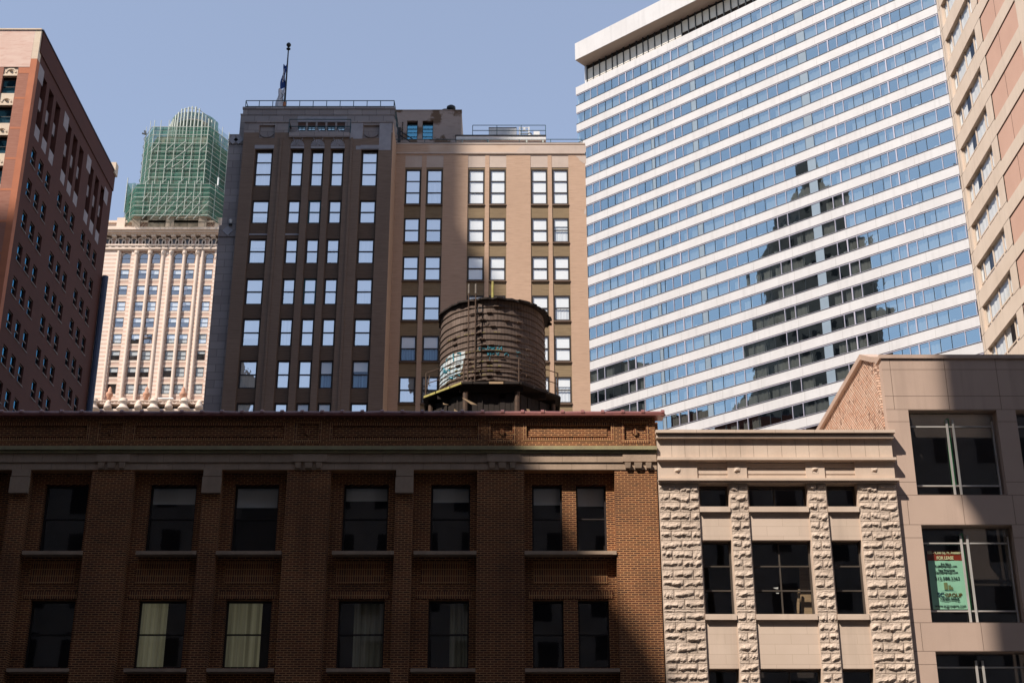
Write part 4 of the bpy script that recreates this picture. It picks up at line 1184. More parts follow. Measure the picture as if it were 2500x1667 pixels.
# octagonal deck
ap = 2.63; R8 = ap / math.cos(math.pi / 8)
oct_ = [(TX + R8 * math.sin(math.pi / 8 + k * math.pi / 4), TY - R8 * math.cos(math.pi / 8 + k * math.pi / 4)) for k in range(8)]
t = MB(); t.slab(oct_, TZ - .07, TZ - .01); dk = obj("deck", t, M['dark_timber'], tk)
for k in range(8):
    p, q_ = Vector((*oct_[k - 1], 0)), Vector((*oct_[k], 0))
    e_ = (q_ - p).normalized(); nrm = Vector((e_.y, -e_.x, 0)); m_ = MB()
    cuts = [0.0, .18, .45, .72, 1.0] if k == 0 else [0.0, .33, .7, 1.0]
    for c0, c1 in zip(cuts, cuts[1:]):
        a, b = p.lerp(q_, c0 + .012), p.lerp(q_, c1 - .012); o = nrm * .05
        z0, z1_ = TZ - .085, TZ + .0
        m_.add([(*a.xy, z0), (*b.xy, z0), (*(b + o).xy, z0), (*(a + o).xy, z0), (*a.xy, z1_), (*b.xy, z1_), (*(b + o).xy, z1_), (*(a + o).xy, z1_)], [(0, 1, 2, 3), (7, 6, 5, 4), (0, 4, 5, 1), (1, 5, 6, 2), (2, 6, 7, 3), (3, 7, 4, 0)], 1 if (k == 0 and c0 in (.45,)) else 0)
    obj("deck_edge", m_, [M['moss_board' if k == 7 else 'dark_timber'], M['board']], dk)
for k in range(7):
    y = TY - 2.3 + k * .75; hw = math.sqrt(max(.2, 2.6 ** 2 - (y - TY) ** 2)); t = MB(); t.box(TX - hw, TX + hw, y - .06, y + .06, TZ - .3, TZ - .071); obj("joist", t, M['dark_timber'], tk)
# boarded enclosure under the deck
t = MB(); en = [(TX + (p[0] - TX) * .87, TY + (p[1] - TY) * .87) for p in oct_]
for k in range(8):
    p, q_ = Vector((*en[k - 1], 0)), Vector((*en[k], 0)); nb = 9; e_ = (q_ - p); nrm = Vector((e_.y, -e_.x, 0)).normalized()
    for j in range(nb):
        a, b = p.lerp(q_, j / nb + .004), p.lerp(q_, (j + 1) / nb - .004); o = nrm * rj.uniform(-.03, .03); z1_ = TZ - .31 - rj.choice((0, .0, .03)); z0 = TZ - 5.0
        if k == 0 and j == 6: z1_ -= .25
        t.add([(*(a + o).xy, z0), (*(b + o).xy, z0), (*(b + o).xy, z1_), (*(a + o).xy, z1_)], [(0, 1, 2, 3)])
obj("skirt_boards", t, M['dark_timber'], tk)
for k in range(8):
    t = MB(); x, y = TX + (oct_[k][0] - TX) * .9, TY + (oct_[k][1] - TY) * .9; t.tube((x, y, TZ - 5.2), (x, y, TZ - .3), .1, 8); obj("leg", t, M['rust'], tk)
# loose scraps under the deck edge
t = MB()
def tkp(zx, zy, Y): return atY(1000 + zx / 5.88, 860 + zy / 5.88, Y)
t.add([tkp(750, 650, 51.2), tkp(800, 665, 51.2), tkp(975, 752, 51.2), tkp(885, 748, 51.2)], [(0, 1, 2, 3)])
t.add([tkp(480, 720, 51.4), tkp(500, 735, 51.4), tkp(565, 750, 51.4), tkp(480, 748, 51.4)], [(0, 1, 2, 3)])
t.add([tkp(640, 810, 51.3), tkp(700, 850, 51.3), tkp(700, 880, 51.3), tkp(635, 880, 51.3)], [(0, 1, 2, 3)])
t.add([tkp(1675, 810, 51.3), tkp(1715, 815, 51.3), tkp(1735, 848, 51.3), tkp(1690, 845, 51.3)], [(0, 1, 2, 3)])
t.add([tkp(1925, 880, 51.3), tkp(1955, 822, 51.3), tkp(1962, 870, 51.3)], [(0, 1, 2)])
obj("loose_board", t, M['board'], tk)
# ladder up the front of the barrel
lx = [PX(1143.5, 800, TY - 2.35), PX(1160.5, 800, TY - 2.35)]
ly = TY - 2.33; lt = PZ(688, ly)
la = MB()
for x in lx:
    la.path([(x, ly, TZ), (x, ly, lt - .25), (x, ly + .05, lt - .08), (x, ly + .2, lt)], .026, 6)
ld = obj("ladder", la, M['rust'], tk)
t = MB()
k = 0
while TZ + .2 + k * .3 < lt - .8:
    z = TZ + .2 + k * .3; t.tube((lx[0], ly, z), (lx[1], ly, z), .014, 5); k += 1
obj("rung", t, M['rust'], ld)
t = MB()
for x in lx: t.tube((x, ly, lt - .5), (x, ly + .01, lt - .1), .035, 6)
obj("grab_sleeve", t, M['worn_metal'], ld)
t = MB(); x = PX(1203, 705, TY - 1.7); t.tube((x, TY - 1.7, TZ + TH_), (x, TY - 1.7, PZ(687, TY - 1.7)), .05, 8); obj("post", t, M['moss_board'], tk)
t = MB(); a = .0
c = (lx[1] + .17, ly - .02, PZ(757, ly)); t.path([(c[0] + .1 * math.sin(k * .45), c[1], c[2] + .12 * math.cos(k * .45)) for k in range(15)], .014, 5); obj("hose_loop", t, M['steel_dark'], tk)
# deck railing
def octp(f, k): 
    p, q_ = oct_[k - 1], oct_[k]; return (p[0] + (q_[0] - p[0]) * f, p[1] + (q_[1] - p[1]) * f)
rl = MB(); zt_ = TZ + .95
P0, P1 = octp(0.02, 0), octp(.98, 0)
for z in (zt_, TZ + .5): rl.tube((*P0, z), (*P1, z), .022, 6)
for p in (P0, P1): rl.tube((*p, TZ), (*p, zt_), .028, 6)
obj("deck_railing", rl, M['rust'], tk)
for sgn, kk in ((1, 7), (-1, 1)):
    rl = MB(); A_ = octp(.06, 7) if sgn > 0 else octp(.94, 1)
    B_ = octp(.9, 7) if sgn > 0 else octp(.1, 1)
    A_ = octp(.04, 7) if kk == 7 else octp(.96, 1)
    for z in (zt_, TZ + .5): rl.tube((*A_, z), (TX + (B_[0] - TX) * .93, TY + (B_[1] - TY) * .93, z + (.0)), .018, 6)
    rl.tube((*A_, TZ), (*A_, zt_), .03, 6); rl.tube((A_[0], A_[1], TZ), (A_[0] + .12 * sgn, A_[1] + .3, zt_), .02, 6)
    obj("deck_railing", rl, M['rust'], tk)
# graffiti: a white and blue panel at the left, turquoise scrawl in the middle
gw = MB()
def gp(zx, zy):     # pixel of the close view -> point on the barrel
    x, y = 1060 + zx / 8.4, 820 + zy / 8.4
    a, b, c = ray(x, y); r = TR - .03 + .012
    A_ = a * a + b * b; B_ = -2 * (a * TX + b * TY); C_ = TX * TX + TY * TY - r * r
    s = (-B_ - math.sqrt(max(0, B_ * B_ - 4 * A_ * C_))) / (2 * A_)
    return math.atan2(a * s - TX, TY - b * s), c * s + EYE
def patch(mb, x0, x1, yt0, yt1, yb0, yb1, n=8, mi=0, off=.008):
    pts = []
    for k in range(n + 1):
        f = k / n; x = x0 + (x1 - x0) * f
        th, zt_ = gp(x, yt0 + (yt1 - yt0) * f); _, zb_ = gp(x, yb0 + (yb1 - yb0) * f)
        pts += [onb(th, zb_, off), onb(th, zt_, off)]
    mb.add(pts, [(2 * k, 2 * k + 2, 2 * k + 3, 2 * k + 1) for k in range(n)], mi)
xs = [128, 180, 235, 280, 340, 405, 470, 550, 640]
tops = [640, 560, 500, 430, 400, 370, 340, 325, 315]
bots = [1060, 1010, 980, 940, 900, 880, 850, 760, 480]
for k in range(8):
    j = rj.uniform(-12, 12)
    patch(gw, xs[k] + 3, xs[k + 1] - 3, tops[k] + j, tops[k + 1] + j, bots[k] + j, bots[k + 1] + j, 2)
obj("white_tag", gw, M['graffiti_white'], tk)
gb_ = MB()
def stroke(pts, r=.018, off=.018): gb_.path([onb(*gp(x, y), off) for x, y in pts], r, 4)
for p in ([(345, 640), (300, 690), (330, 720)], [(240, 700), (230, 760), (270, 750), (275, 700)], [(280, 900), (330, 860), (380, 880), (390, 830)], [(420, 850), (450, 800), (500, 800), (545, 820)], [(190, 650), (215, 700), (205, 760)], [(400, 360), (398, 420), (405, 520)], [(480, 360), (540, 350), (545, 395)], [(270, 470), (260, 520)]): stroke(p, .03)
for p in ([(950, 235), (920, 250), (925, 295), (960, 300)], [(960, 260), (1040, 265), (1075, 290), (1110, 240), (1100, 210)], [(1110, 290), (1150, 230), (1190, 290), (1240, 230)], [(1180, 235), (1240, 290)], [(1290, 290), (1300, 230), (1335, 290), (1385, 225), (1385, 295)], [(1310, 200), (1345, 200)],
          [(1090, 345), (1110, 400), (1130, 345)], [(1085, 405), (1135, 385)], [(1160, 345), (1165, 405)], [(1185, 375), (1235, 370)], [(1270, 345), (1300, 400)], [(1330, 345), (1300, 375), (1330, 405)], [(1445, 400), (1450, 370), (1490, 362), (1520, 385), (1515, 410)],
          [(1680, 310), (1700, 350), (1740, 335), (1770, 355)], [(1690, 410), (1715, 430)], [(1145, 445), (1135, 500)]): stroke(p, .014)
obj("blue_scrawl", gb_, M['graffiti_blue'], tk)
gb_ = MB()
for p in ([(1905, 380), (1915, 420), (1950, 420)], [(1965, 385), (2010, 440)], [(2040, 530), (2040, 570), (2010, 570)], [(2085, 570), (2140, 600)], [(1840, 480), (1860, 500)]): stroke(p, .012)
obj("faded_scrawl", gb_, M['graffiti_dim'], tk)

# ============================================================ long white hotel slab with ribbon windows (set at an angle)
ANG = R(42.25); EX, EYv = math.cos(ANG), -math.sin(ANG); HP = (10.4, 180.0)
# s along the face (to the right and nearer), b into the building
hf = Frame(lambda s, b, z: (HP[0] + EX * s - EYv * b * 1.0, HP[1] + EYv * s + EX * b, z))
S0, S1 = -1.5, 62.0
ht = thing("white_slab_hotel", "tall white slab hotel with long blue ribbon windows, set at an angle", "building", (35, 165, 0))
FH = 3.103; TOP = 113.262 + EYE        # top of the first spandrel below the top ribbon
MUL = [(-.05, 't'), (1.18, 'w'), (2.42, 'w'), (3.77, 't'), (5.02, 't'), (6.35, 'w'), (7.6, 'W'), (8.86, 'w'), (10.2, 't'), (11.5, 'p'), (12.05, 't'), (12.78, 't'), (14.06, 'w'), (15.45, 'W'), (16.7, 'w'),
       (18.35, 'p'), (19.2, 't'), (20.85, 't'), (22.5, 'w'), (24.0, 'w'), (25.57, 't'), (27.1, 't'), (28.6, 't'), (30.2, 'w'), (31.65, 'w'), (33.3, 't'), (35.0, 'p'), (36.2, 't'), (38.0, 'w'), (39.35, 'W'), (40.63, 'w'), (42.03, 't'), (43.32, 't'), (44.7, 't'),
       (45.7, 'w'), (46.78, 'W'), (48.0, 'w'), (49.29, 't'), (50.62, 't'), (52.24, 'w'), (53.9, 'w'), (55.4, 't'), (57, 't'), (58.6, 'w'), (60.2, 'w')]
NF = 34
SPH = 1.22
bands = []
for k in range(NF):
    zt_ = TOP - FH * k
    t = MB(hf); t.box(S0, S1, 0, .5, zt_ - SPH, zt_); obj("spandrel_band", t, M['white_band'], ht)
t = MB(hf); t.box(S0, S1, 0, .5, TOP + FH - SPH, 116.4 + EYE); obj("spandrel_band", t, M['white_band'], ht)
jb = MB(hf); rk = random.Random(4)
for k in range(-1, NF):
    zt_ = TOP - FH * k; s = S0 + 5.2
    while s < S1:
        jb.box(s, s + .03, -.004, .01, zt_ - SPH + .003, zt_ - .003 if k >= 0 else 116.35 + EYE); s += 5.65
o = obj("panel_joint", jb, M['joint_pale'], ht); o["kind"] = "stuff"
# window line: metal head, sill and mullions, glass, cloth behind
rh = random.Random(21)
edges = [S0 + .05] + [m[0] for m in MUL]
mets = MB(hf); thin = MB(hf)
glsN = MB(hf); curN = MB(hf); bldN = MB(hf); panN = MB(hf); sil = MB(hf)
for k in range(-1, NF - 1):
    zt_ = TOP - FH * k            # top of the band under this ribbon is one storey lower
    zlo = TOP - FH * (k + 1); zhi = zt_ - SPH if k >= 0 else TOP + FH - SPH
    if k == -1: zlo, zhi = TOP, TOP + FH - SPH
    mets.box(S0 + .04, S1, .06, .2, zhi - .16, zhi - .001); mets.box(S0 + .04, S1, .05, .2, zlo + .001, zlo + .13)
    sil.box(S0 - .01, S1, -.05, .049, zlo + .001, zlo + .045)
    for s, ty in MUL:
        wd = dict(t=.035, w=.075, W=.15, p=.035)[ty]
        (thin if ty in 'tp' else mets).box(s - wd / 2, s + wd / 2, .07 if ty in 'tp' else .052, .2, zlo + .131, zhi - .161)
    office = k >= 18
    prev = None
    for i in range(len(edges) - 1):
        s0, s1 = edges[i], edges[i + 1]
        near = s0 > 45.5 and s1 < 54.5 and 1 <= k < 13
        z0, z1_ = zlo + .13, zhi - .16
        ispan = i > 0 and MUL[i - 1][1] == 'p'
        tl = rh.uniform(-.006, .006); tz = rh.uniform(-.006, .006)
        q4 = [(s0 + .02, .13 - tl, z0), (s1 - .02, .13 + tl, z0), (s1 - .02, .13 + tl + tz, z1_), (s0 + .02, .13 - tl + tz, z1_)]
        if ispan:
            panN.quad(*[(a, b - .01, z) for a, b, z in q4]); continue
        if near:
            g_ = MB(hf); g_.quad(*q4); wo = obj("window", g_, M['glass_blue'], ht)
        else: glsN.quad(*q4); wo = None
        if prev is None or rh.random() < .55: prev = rh.random()
        kind = prev
        c = MB(hf); mat = None
        if office:
            if kind < .62: c.rect(s0, s1, z0 + (z1_ - z0) * rh.choice((0, 0, 0, .05, .3, .62, .8)), z1_ - .12 * (rh.random() < .5), .34); mat = 'hotel_blind'
            elif kind < .7: c.rect(s0, s0 + (s1 - s0) * .4, z0, z1_, .5); mat = 'hotel_blind'
        else:
            if kind < .62:
                x0 = s0 if rh.random() < .7 else s0 + (s1 - s0) * rh.uniform(.2, .6); hi = z1_ - rh.choice((.12, .3, .34, .3)); n = 8; ph = rh.random() * 6
                pts = [(x0 + (s1 - x0) * j / n, .42 + .05 * math.sin(j * 2.0 + ph), z) for z in (z0, hi) for j in range(n + 1)]
                c.add(pts, [(j, j + 1, j + n + 2, j + n + 1) for j in range(n)]); mat = 'hotel_curtain'
            elif kind < .72:
                a = s0 + (s1 - s0) * rh.uniform(.1, .5); c.box(a, a + .35, .4, .6, z0, z0 + rh.uniform(.2, .45)); mat = 'blind'
        if mat:
            if wo: obj("blind" if 'blind' in mat else "curtain", c, M[mat], wo)
            else:
                tgt = curN if mat == 'hotel_curtain' else bldN
                o_ = len(tgt.v); tgt.v += c.v; tgt.f += [[i_ + o_ for i_ in f] for f in c.f]; tgt.m += c.m
def stuff(o): o["kind"] = "stuff"; return o
stuff(obj("window_metal", mets, M['lilac_metal'], ht)); stuff(obj("glazing_bead", thin, M['steel_dark'], ht)); obj("sill_line", sil, M['steel_dark'], ht)
stuff(obj("window", glsN, M['glass_blue'], ht)); stuff(obj("curtain", curN, M['hotel_curtain'], ht)); stuff(obj("blind", bldN, M['hotel_blind'], ht)); stuff(obj("infill_panel", panN, M['panel_grey'], ht))
t = MB(hf); t.box(S0 + .3, S1, 1.6, 17, 0, TOP + FH - .1); obj("interior", t, M['dark'], ht)
t = MB(hf)
for k in range(NF): t.box(S0 + .3, S1, .501, 1.59, TOP - FH * k - .9, TOP - FH * k - .3)
obj("floor_slab", t, M['dark'], ht)
t = MB(hf); t.box(S0, S0 + .28, .501, 17.2, 0, 116.3 + EYE); obj("end_wall", t, M['white_band'], ht)
# set-back louvre storey under a deep white eave
ZB, ZS, ZE = 116.4 + EYE, 121.12 + EYE, 124.0 + EYE
t = MB(hf); t.box(S0, S1, 0, 17.2, ZS, ZE); obj("eave", t, M['white_band'], ht)
t = MB(hf); t.box(S0 + .04, S1, .04, 17.1, ZS - .035, ZS - .002); obj("soffit", t, M['soffit'], ht)
t = MB(hf); t.box(S0 + .1, S1, 2.3, 16, ZB - .02, ZS - .04); obj("attic_core", t, M['dark'], ht)
t = MB(hf); t.box(S0 + .02, S0 + .35, 2.12, 16.5, ZB, ZS - .05); obj("attic_end", t, M['white_band'], ht)
lv = MB(hf); dk_ = MB(hf); ml = MB(hf)
s = S0 + .5; i = 0
pw = 1.18
while s < S1 - 1:
    if i == 9 or i == 4: ww = .9
    else: ww = pw
    far = s < 15.5
    if far:
        lv.box(s + .05, s + ww - .05, 2.18, 2.29, ZB + .05, ZS - .75)
        dk_.box(s + .06, s + ww - .06, 2.165, 2.179, ZB + 1.9, ZB + 1.97)
    else:
        lv.box(s + .05, s + ww - .05, 2.18, 2.29, ZB + .05, ZB + 1.4); lv.box(s + .05, s + ww - .05, 2.2, 2.29, ZB + 2.4, ZS - .5)
    ml.box(s - .07, s + .045, 2.06, 2.28, ZB + .05, ZS - .06)
    s += ww; i += 1
obj("louvre", lv, M['louvre'], ht); obj("louvre_gap", dk_, M['steel_dark'], ht); obj("louvre_mullion", ml, M['steel_dark'], ht)
t = MB(hf); t.box(S0 + .05, S1, .45, 2.3, ZB - .04, ZB - .01); obj("terrace", t, M['roofing'], ht)
t = MB(hf); t.box(13.8, 30, 6.5, 14, ZE, ZE + 4.8); obj("penthouse", t, M['orange_tile'], ht)
t = MB(hf); t.box(S0 + .29, S1, 17.0, 17.2, 0, ZS); obj("rear_wall", t, M['white_band'], ht)

# ============================================================ beige and salmon apartment tower at the right edge (side seen)
PX0 = 32.0
pf = west(PX0)
pk = thing("salmon_apartment_tower", "beige apartment tower with salmon panels and dark window soffits, at the upper right edge", "building", (PX0 + 10, 80, 0))
YE = 91.15
zs_ = [atX(x, y, PX0)[2] for x, y in ((2293.5, 20.7), (2305.5, 102), (2318.2, 185.7), (2331.5, 273.1), (2345.9, 360.8), (2361, 451.7), (2376.8, 543.8), (2390.3, 641.1), (2403.9, 739.2), (2419, 841.1))]
fh = (zs_[0] - zs_[-1]) / 9; ztop = zs_[0]
WB0, WB1 = 90.35, 84.35          # the window bay (far side, near side)
SB0, SB1 = 83.15, 76.9           # the salmon bay
NK = range(-7, 19)
zbase, zhigh = 0, ztop + 8 * fh
hol = []
for k in NK:
    zt_ = ztop - k * fh
    hol.append((WB1, WB0, zt_ - fh * .60, zt_))
hol2 = []
for k in NK:
    zt_ = ztop - k * fh
    hol2.append((69.5, 75.4, zt_ - fh * .60, zt_)); hol2.append((58.0, 68.3, zt_ - fh * .60, zt_))
w = MB(pf); w.facade(SB0, YE, zbase, zhigh, hol, 0, .36); w.facade(56, SB1, zbase, zhigh, hol2, 0, .36)
for k in NK:
    zt_ = ztop - k * fh
    w.rect(SB1, SB0, zt_ - fh * .995, zt_ - fh * .66, -.0)
obj("precast_wall", w, M['beige_stone'], pk)
for k in NK:
    zt_ = ztop - k * fh
    t = MB(pf); t.rect(SB1, SB0, zt_ - fh * .66, zt_ + fh * .005, .06)
    t.quad((SB1, 0, zt_ + fh * .005), (SB0, 0, zt_ + fh * .005), (SB0, .06, zt_ + fh * .005), (SB1, .06, zt_ + fh * .005))
    t.quad((SB1, 0, zt_ - fh * .66), (SB0, 0, zt_ - fh * .66), (SB0, .06, zt_ - fh * .66), (SB1, .06, zt_ - fh * .66))
    obj("salmon_panel", t, M['salmon'], pk)
jn = MB(pf)
for k in NK:
    zt_ = ztop - k * fh
    for a, b in ((WB0 + .02, YE), (SB0, WB1 - .02)):
        jn.box(a, b, -.006, .01, zt_ - .01, zt_ + .018); jn.box(a, b, -.006, .01, zt_ - fh * .6 - .04, zt_ - fh * .6 - .012)
    jn.box(SB1, SB0, .045, .062, zt_ - .05, zt_ + fh * .004)  # dark strip painting the shadow beneath each band
    jn.box(80.4, 80.43, .05, .061, zt_ - fh * .655, zt_ - .06)
jn.box(WB0 + .33, WB0 + .36, -.004, .01, 0, zhigh)
obj("panel_joint", jn, M['joint'], pk)  # real joints together with the painted shadow strips
rp = random.Random(5)
for k, h in [(k, (WB1, WB0, ztop - k * fh - fh * .60, ztop - k * fh)) for k in NK] + [(k, (69.5, 75.4, ztop - k * fh - fh * .6, ztop - k * fh)) for k in NK]:
    vis = -2 <= k <= 11
    m = MB(pf); L = h[1] - h[0]; bz = .20
    for f in (0.012, .16, .5, .84, .988): m.box(h[0] + L * f - .06, h[0] + L * f + .06, bz - .03, bz + .05, h[2], h[3])
    m.box(h[0], h[1], bz - .02, bz + .05, h[2] + .36, h[2] + .45); m.box(h[0], h[1], bz - .025, bz + .05, h[2], h[2] + .07)
    wd = obj("window", m, M['beige_stone'], pk)
    g_ = MB(pf)
    for f0, f1 in ((.012, .16), (.16, .5), (.5, .84), (.84, .988)):
        j = rp.uniform(-.004, .004); g_.quad((h[0] + L * f0, bz + j, h[2]), (h[0] + L * f1, bz - j, h[2]), (h[0] + L * f1, bz - j, h[3]), (h[0] + L * f0, bz + j, h[3]))
    obj("pane", g_, M['glass_pale'], wd)
    if vis:
        c = MB(pf)
        for f0, f1 in ((.012, .16), (.16, .5), (.5, .84), (.84, .988)):
            if rp.random() < (.12 if k < 4 else .35): f0 += (f1 - f0) * .55
            n = 10; pts = [(h[0] + L * (f0 + (f1 - f0) * j / n), bz + .08 + .02 * math.sin(j * 1.9), z) for z in (h[2] + .1, h[3]) for j in range(n + 1)]
            c.add(pts, [(j, j + 1, j + n + 2, j + n + 1) for j in range(n)])
        obj("curtain", c, M['curtain_white'], wd)
t = MB(pf); t.box(56, YE - .05, 1.3, 18, 0, zhigh - .1); obj("interior", t, M['dark'], pk)
t = MB(front(YE)); t.box(PX0, PX0 + 18, -.04, .0, 0, zhigh); t.box(PX0 + .01, PX0 + 18, 56 - YE, 56 - YE + .04, 0, zhigh); obj("end_wall", t, M['beige_stone'], pk)

# ============================================================ red brick office block at the left edge
RX = -48.6; RY0, RY1 = 126.0, 155.9
re_ = thing("red_brick_block", "tall red brick building at the left edge, its right side in deep shade", "building", (-60, 140, 0))
rs = east(RX); rfz = front(RY0)
RT = atX(101.8, 71, RX)[2]
zU = 74.9 + EYE
z2nd = atX(71.2, 453.1, RX)[2]
rfh = zU - z2nd
print("red floor height", rfh)
grp = [129.0 + 9.2 * g for g in range(3)]
wy = [(g + 2.45 * k - .80, g + 2.45 * k + .55) for g in grp for k in range(3)]
floors = list(range(0, 18))
def rz(k): return (zU - rfh * k - 1.35, zU - rfh * k + .62)
holes = [(a, b, *rz(k)) for a, b in wy for k in floors]
TOPROW = zU + rfh * .5
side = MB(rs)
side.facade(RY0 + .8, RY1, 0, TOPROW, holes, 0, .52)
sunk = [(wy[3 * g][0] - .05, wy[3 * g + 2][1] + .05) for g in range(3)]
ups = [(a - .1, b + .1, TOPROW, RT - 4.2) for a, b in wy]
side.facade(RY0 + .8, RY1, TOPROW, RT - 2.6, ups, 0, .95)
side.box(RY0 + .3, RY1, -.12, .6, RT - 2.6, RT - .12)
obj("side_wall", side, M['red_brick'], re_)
t = MB(rs); t.box(RY0, RY1 + .3, -.2, .7, RT - .12, RT); obj("coping", t, M['blue_pipe'], re_)
# grey panels between the upper windows
gz = []
z = TOPROW + .25
for j in range(5):
    for a, b in wy:
        t = MB(rs)
        zlo = zU + rfh * (j + .5) + .05
        if zlo + 1.3 > RT - 4.4: continue
        t.rect(a - .095, b + .095, zlo, zlo + 1.35, .30 if j else .03); t.quad((a - .095, .30 if j else .03, zlo), (b + .095, .30 if j else .03, zlo), (b + .095, .94, zlo), (a - .095, .94, zlo))
        obj("grey_panel", t, M['grey_terra'], re_)
for a, b in wy[::3] + [(154.2, 155.6)]:
    t = MB(rs); t.rect(a - 1.4, a + .2, RT - 5.4, RT - 3.6, -.006); obj("grey_panel", t, M['grey_terra'], re_)
cnt = 0
for k in floors:
    for a, b in wy:
        if k > 9: continue
        z0, z1_ = rz(k); zm = (z0 + z1_) / 2 - .05
        f_ = MB(rs); f_.box(a, b, .15, .4, z1_ - .05, z1_ - .001); f_.box(a, b, .15, .4, zm - .05, zm + .05)
        f_.box(a - .001, a + .05, .149, .4, z0, z1_ - .001)
        wd = obj("window", f_, M['red_sill'], re_)
        f_ = MB(rs); f_.box(a - .05, b + .12, -.07, .19, z0 - .09, z0 - .001); obj("sill", f_, M['red_sill'], wd)
        g_ = MB(rs); g_.rect(a, b, zm + .05, z1_ - .05, .212); obj("upper_pane", g_, M['glass_side'], wd)
        g_ = MB(rs); g_.rect(a, b, z0, zm - .05, .236); obj("lower_pane", g_, M['glass_side'], wd)
t = MB(rs); t.box(RY0 + 1, RY1 - .1, 1.0, 30, 0, RT - .5); obj("interior", t, M['dark'], re_)
t = MB(); t.lathe(RX + .35, RY1 + .1, [(.38, 0), (.38, RT - 14)], 10); obj("drain_pipe", t, M['blue_pipe'], re_)
t = MB(front(RY1 - 1.2)); t.box(RX - 1, RX + .3, .4, 1.5, RT - .5, RT + 1.0); obj("corner_finial", t, M['cream_crown'], re_)
# sunlit front
FXL = -75.0
fw_z = [atY(20, y, RY0)[2] for y in (114.4, 184.8, 256.8, 328)]
ffh = (fw_z[0] - fw_z[2]) / 2
wx1 = PX(50.5, 130, RY0); wx0 = PX(15.5, 130, RY0); wxn = PX(10, 115, RY0) - 1.0
crown = atY(60, 144, RY0)[2]
ox = PX(73.5, 160, RY0)
fcol = [(wx0, wx1), (wx0 - 3.2, wx0 - .95), (wx0 - 9, wx0 - 6.7), (wx0 - 12.2, wx0 - 9.95)]
fr_h = [(a, b, -5, fw_z[0]) for a, b in fcol]
cr = MB(rfz); cr.facade(FXL, ox, crown, RT - 4.6, [(a, b, crown - 1, fw_z[0]) for a, b in fcol], 0, .3); obj("cream_crown", cr, M['cream_crown'], re_)
cr = MB(rfz); cr.facade(FXL, ox, RT - 4.6, RT - .12, [], -.02, .3); obj("pink_crown", cr, M['pink_crown'], re_)
cap = MB(rfz); cap.box(FXL, RX + .02, -.12, .5, RT - .12, RT + .03); obj("cap", cap, M['cream_crown'], re_)
ox = PX(73.5, 160, RY0)
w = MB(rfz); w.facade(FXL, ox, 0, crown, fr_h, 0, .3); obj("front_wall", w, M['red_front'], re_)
w = MB(rfz); w.box(ox, RX, -.03, .79, 0, crown - .001)
for k in range(14):
    zz_ = crown - 1.2 - k * ffh; w.box(wx1 + .1, ox - .001, -.012, -.001, zz_ - (.55 if k == 0 else .12), zz_ + .12)
obj("orange_pier", w, M['orange_tile'], re_)
w = MB(rfz); w.box(ox + .01, RX - .002, -.02, .79, crown, RT - .13); obj("corner_block", w, M['cream_crown'], re_)
for a, b in fcol:
    for k in range(10):
        zt_ = fw_z[0] - ffh * k; zb_ = zt_ - ffh * .58
        window(re_, rfz, a + .02, b - .02, zb_, zt_ - .35, .34, rails=(.52,), fw=.08, gm='glass_side' if k else 'glass', cover=(0, .6 if k % 2 == 0 else .3), cm='blind', gap=.05)
        t = MB(rfz); t.box(a + .002, b - .002, .12, .5, zb_ - ffh * .42 + .02, zb_ - .002); t.box(a + .002, b - .002, .04, .119, zb_ - ffh * .42 + .02, zb_ - ffh * .42 + .18)
        c = (a + b) / 2; zc_ = zb_ - ffh * .24; n = 10
        for j in range(n):
            t0, t1 = math.pi * j / n, math.pi * (j + 1) / n
            t.prism([(c + .55 * math.cos(t0), zc_ - .2 + .55 * math.sin(t0)), (c + .55 * math.cos(t1), zc_ - .2 + .55 * math.sin(t1)), (c + .4 * math.cos(t1), zc_ - .2 + .4 * math.sin(t1)), (c + .4 * math.cos(t0), zc_ - .2 + .4 * math.sin(t0))], .05, .119)
        t.lathe(c, .1, [(.01, zc_ - .1), (.2, zc_), (.01, zc_ + .1)], 8)
        obj("spandrel", t, M['cream_crown'], re_)
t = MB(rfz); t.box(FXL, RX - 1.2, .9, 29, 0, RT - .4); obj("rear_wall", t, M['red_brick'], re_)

# ============================================================ cream terracotta tower, far behind
YT = 270.0
ft = front(YT)
tc = thing("terracotta_tower", "ornate cream terracotta building with arched top windows, between the red and brown buildings", "building", (-75, 285, 0))
s5 = 1725 / 330.
def tx(zx, zy=900): return PX(230 + zx / s5, 520 + zy / s5, YT)
def tz(zy): return PZ(520 + zy / s5, YT)
zrow = [(830, 712), (1036, 915), (1240, 1120), (1448, 1326)]
ph_ = (tz(712) - tz(1326)) / 3.0; zh0 = tz(712); hh_ = tz(712) - tz(830)
pier_c = [(300, 408), (528, 640), (684, 795), (975, 1085), (1130, 1240), (1380, 1480)]   # windows at zoom row 1000
TL0, TR0 = tx(30, 900) - 6, PX(562, 690, YT) + 9
colsT = [(tx(a, 1000), tx(b, 1000)) for a, b in pier_c]
bay = colsT[3][0] - colsT[1][0]
colsT = colsT + [(colsT[4][0] + 1 * bay, colsT[4][1] + 1 * bay)]
zarch0, zarch1 = tz(632), tz(505)
NR = 14
rowsT = [(zh0 - hh_ - k * ph_, zh0 - k * ph_) for k in range(NR)]
zft = tz(470)
w = MB(ft)
w.facade(TL0, TR0, 0, zft, [(a - .25, b + .25, -5, zft - .3) for a, b in colsT], 0, .45)
obj("banded_pier", w, M['terra_band'], tc)
sp = MB(ft)
for a, b in colsT:
    hs = [(a, b, *r) for r in rowsT] + [(a, b, zarch0, zarch1)]
    sp.facade(a - .26, b + .26, 0, zft - .28, hs, .452, .4)
obj("spandrel", sp, M['terra_pink'], tc)
col_ = MB(ft)
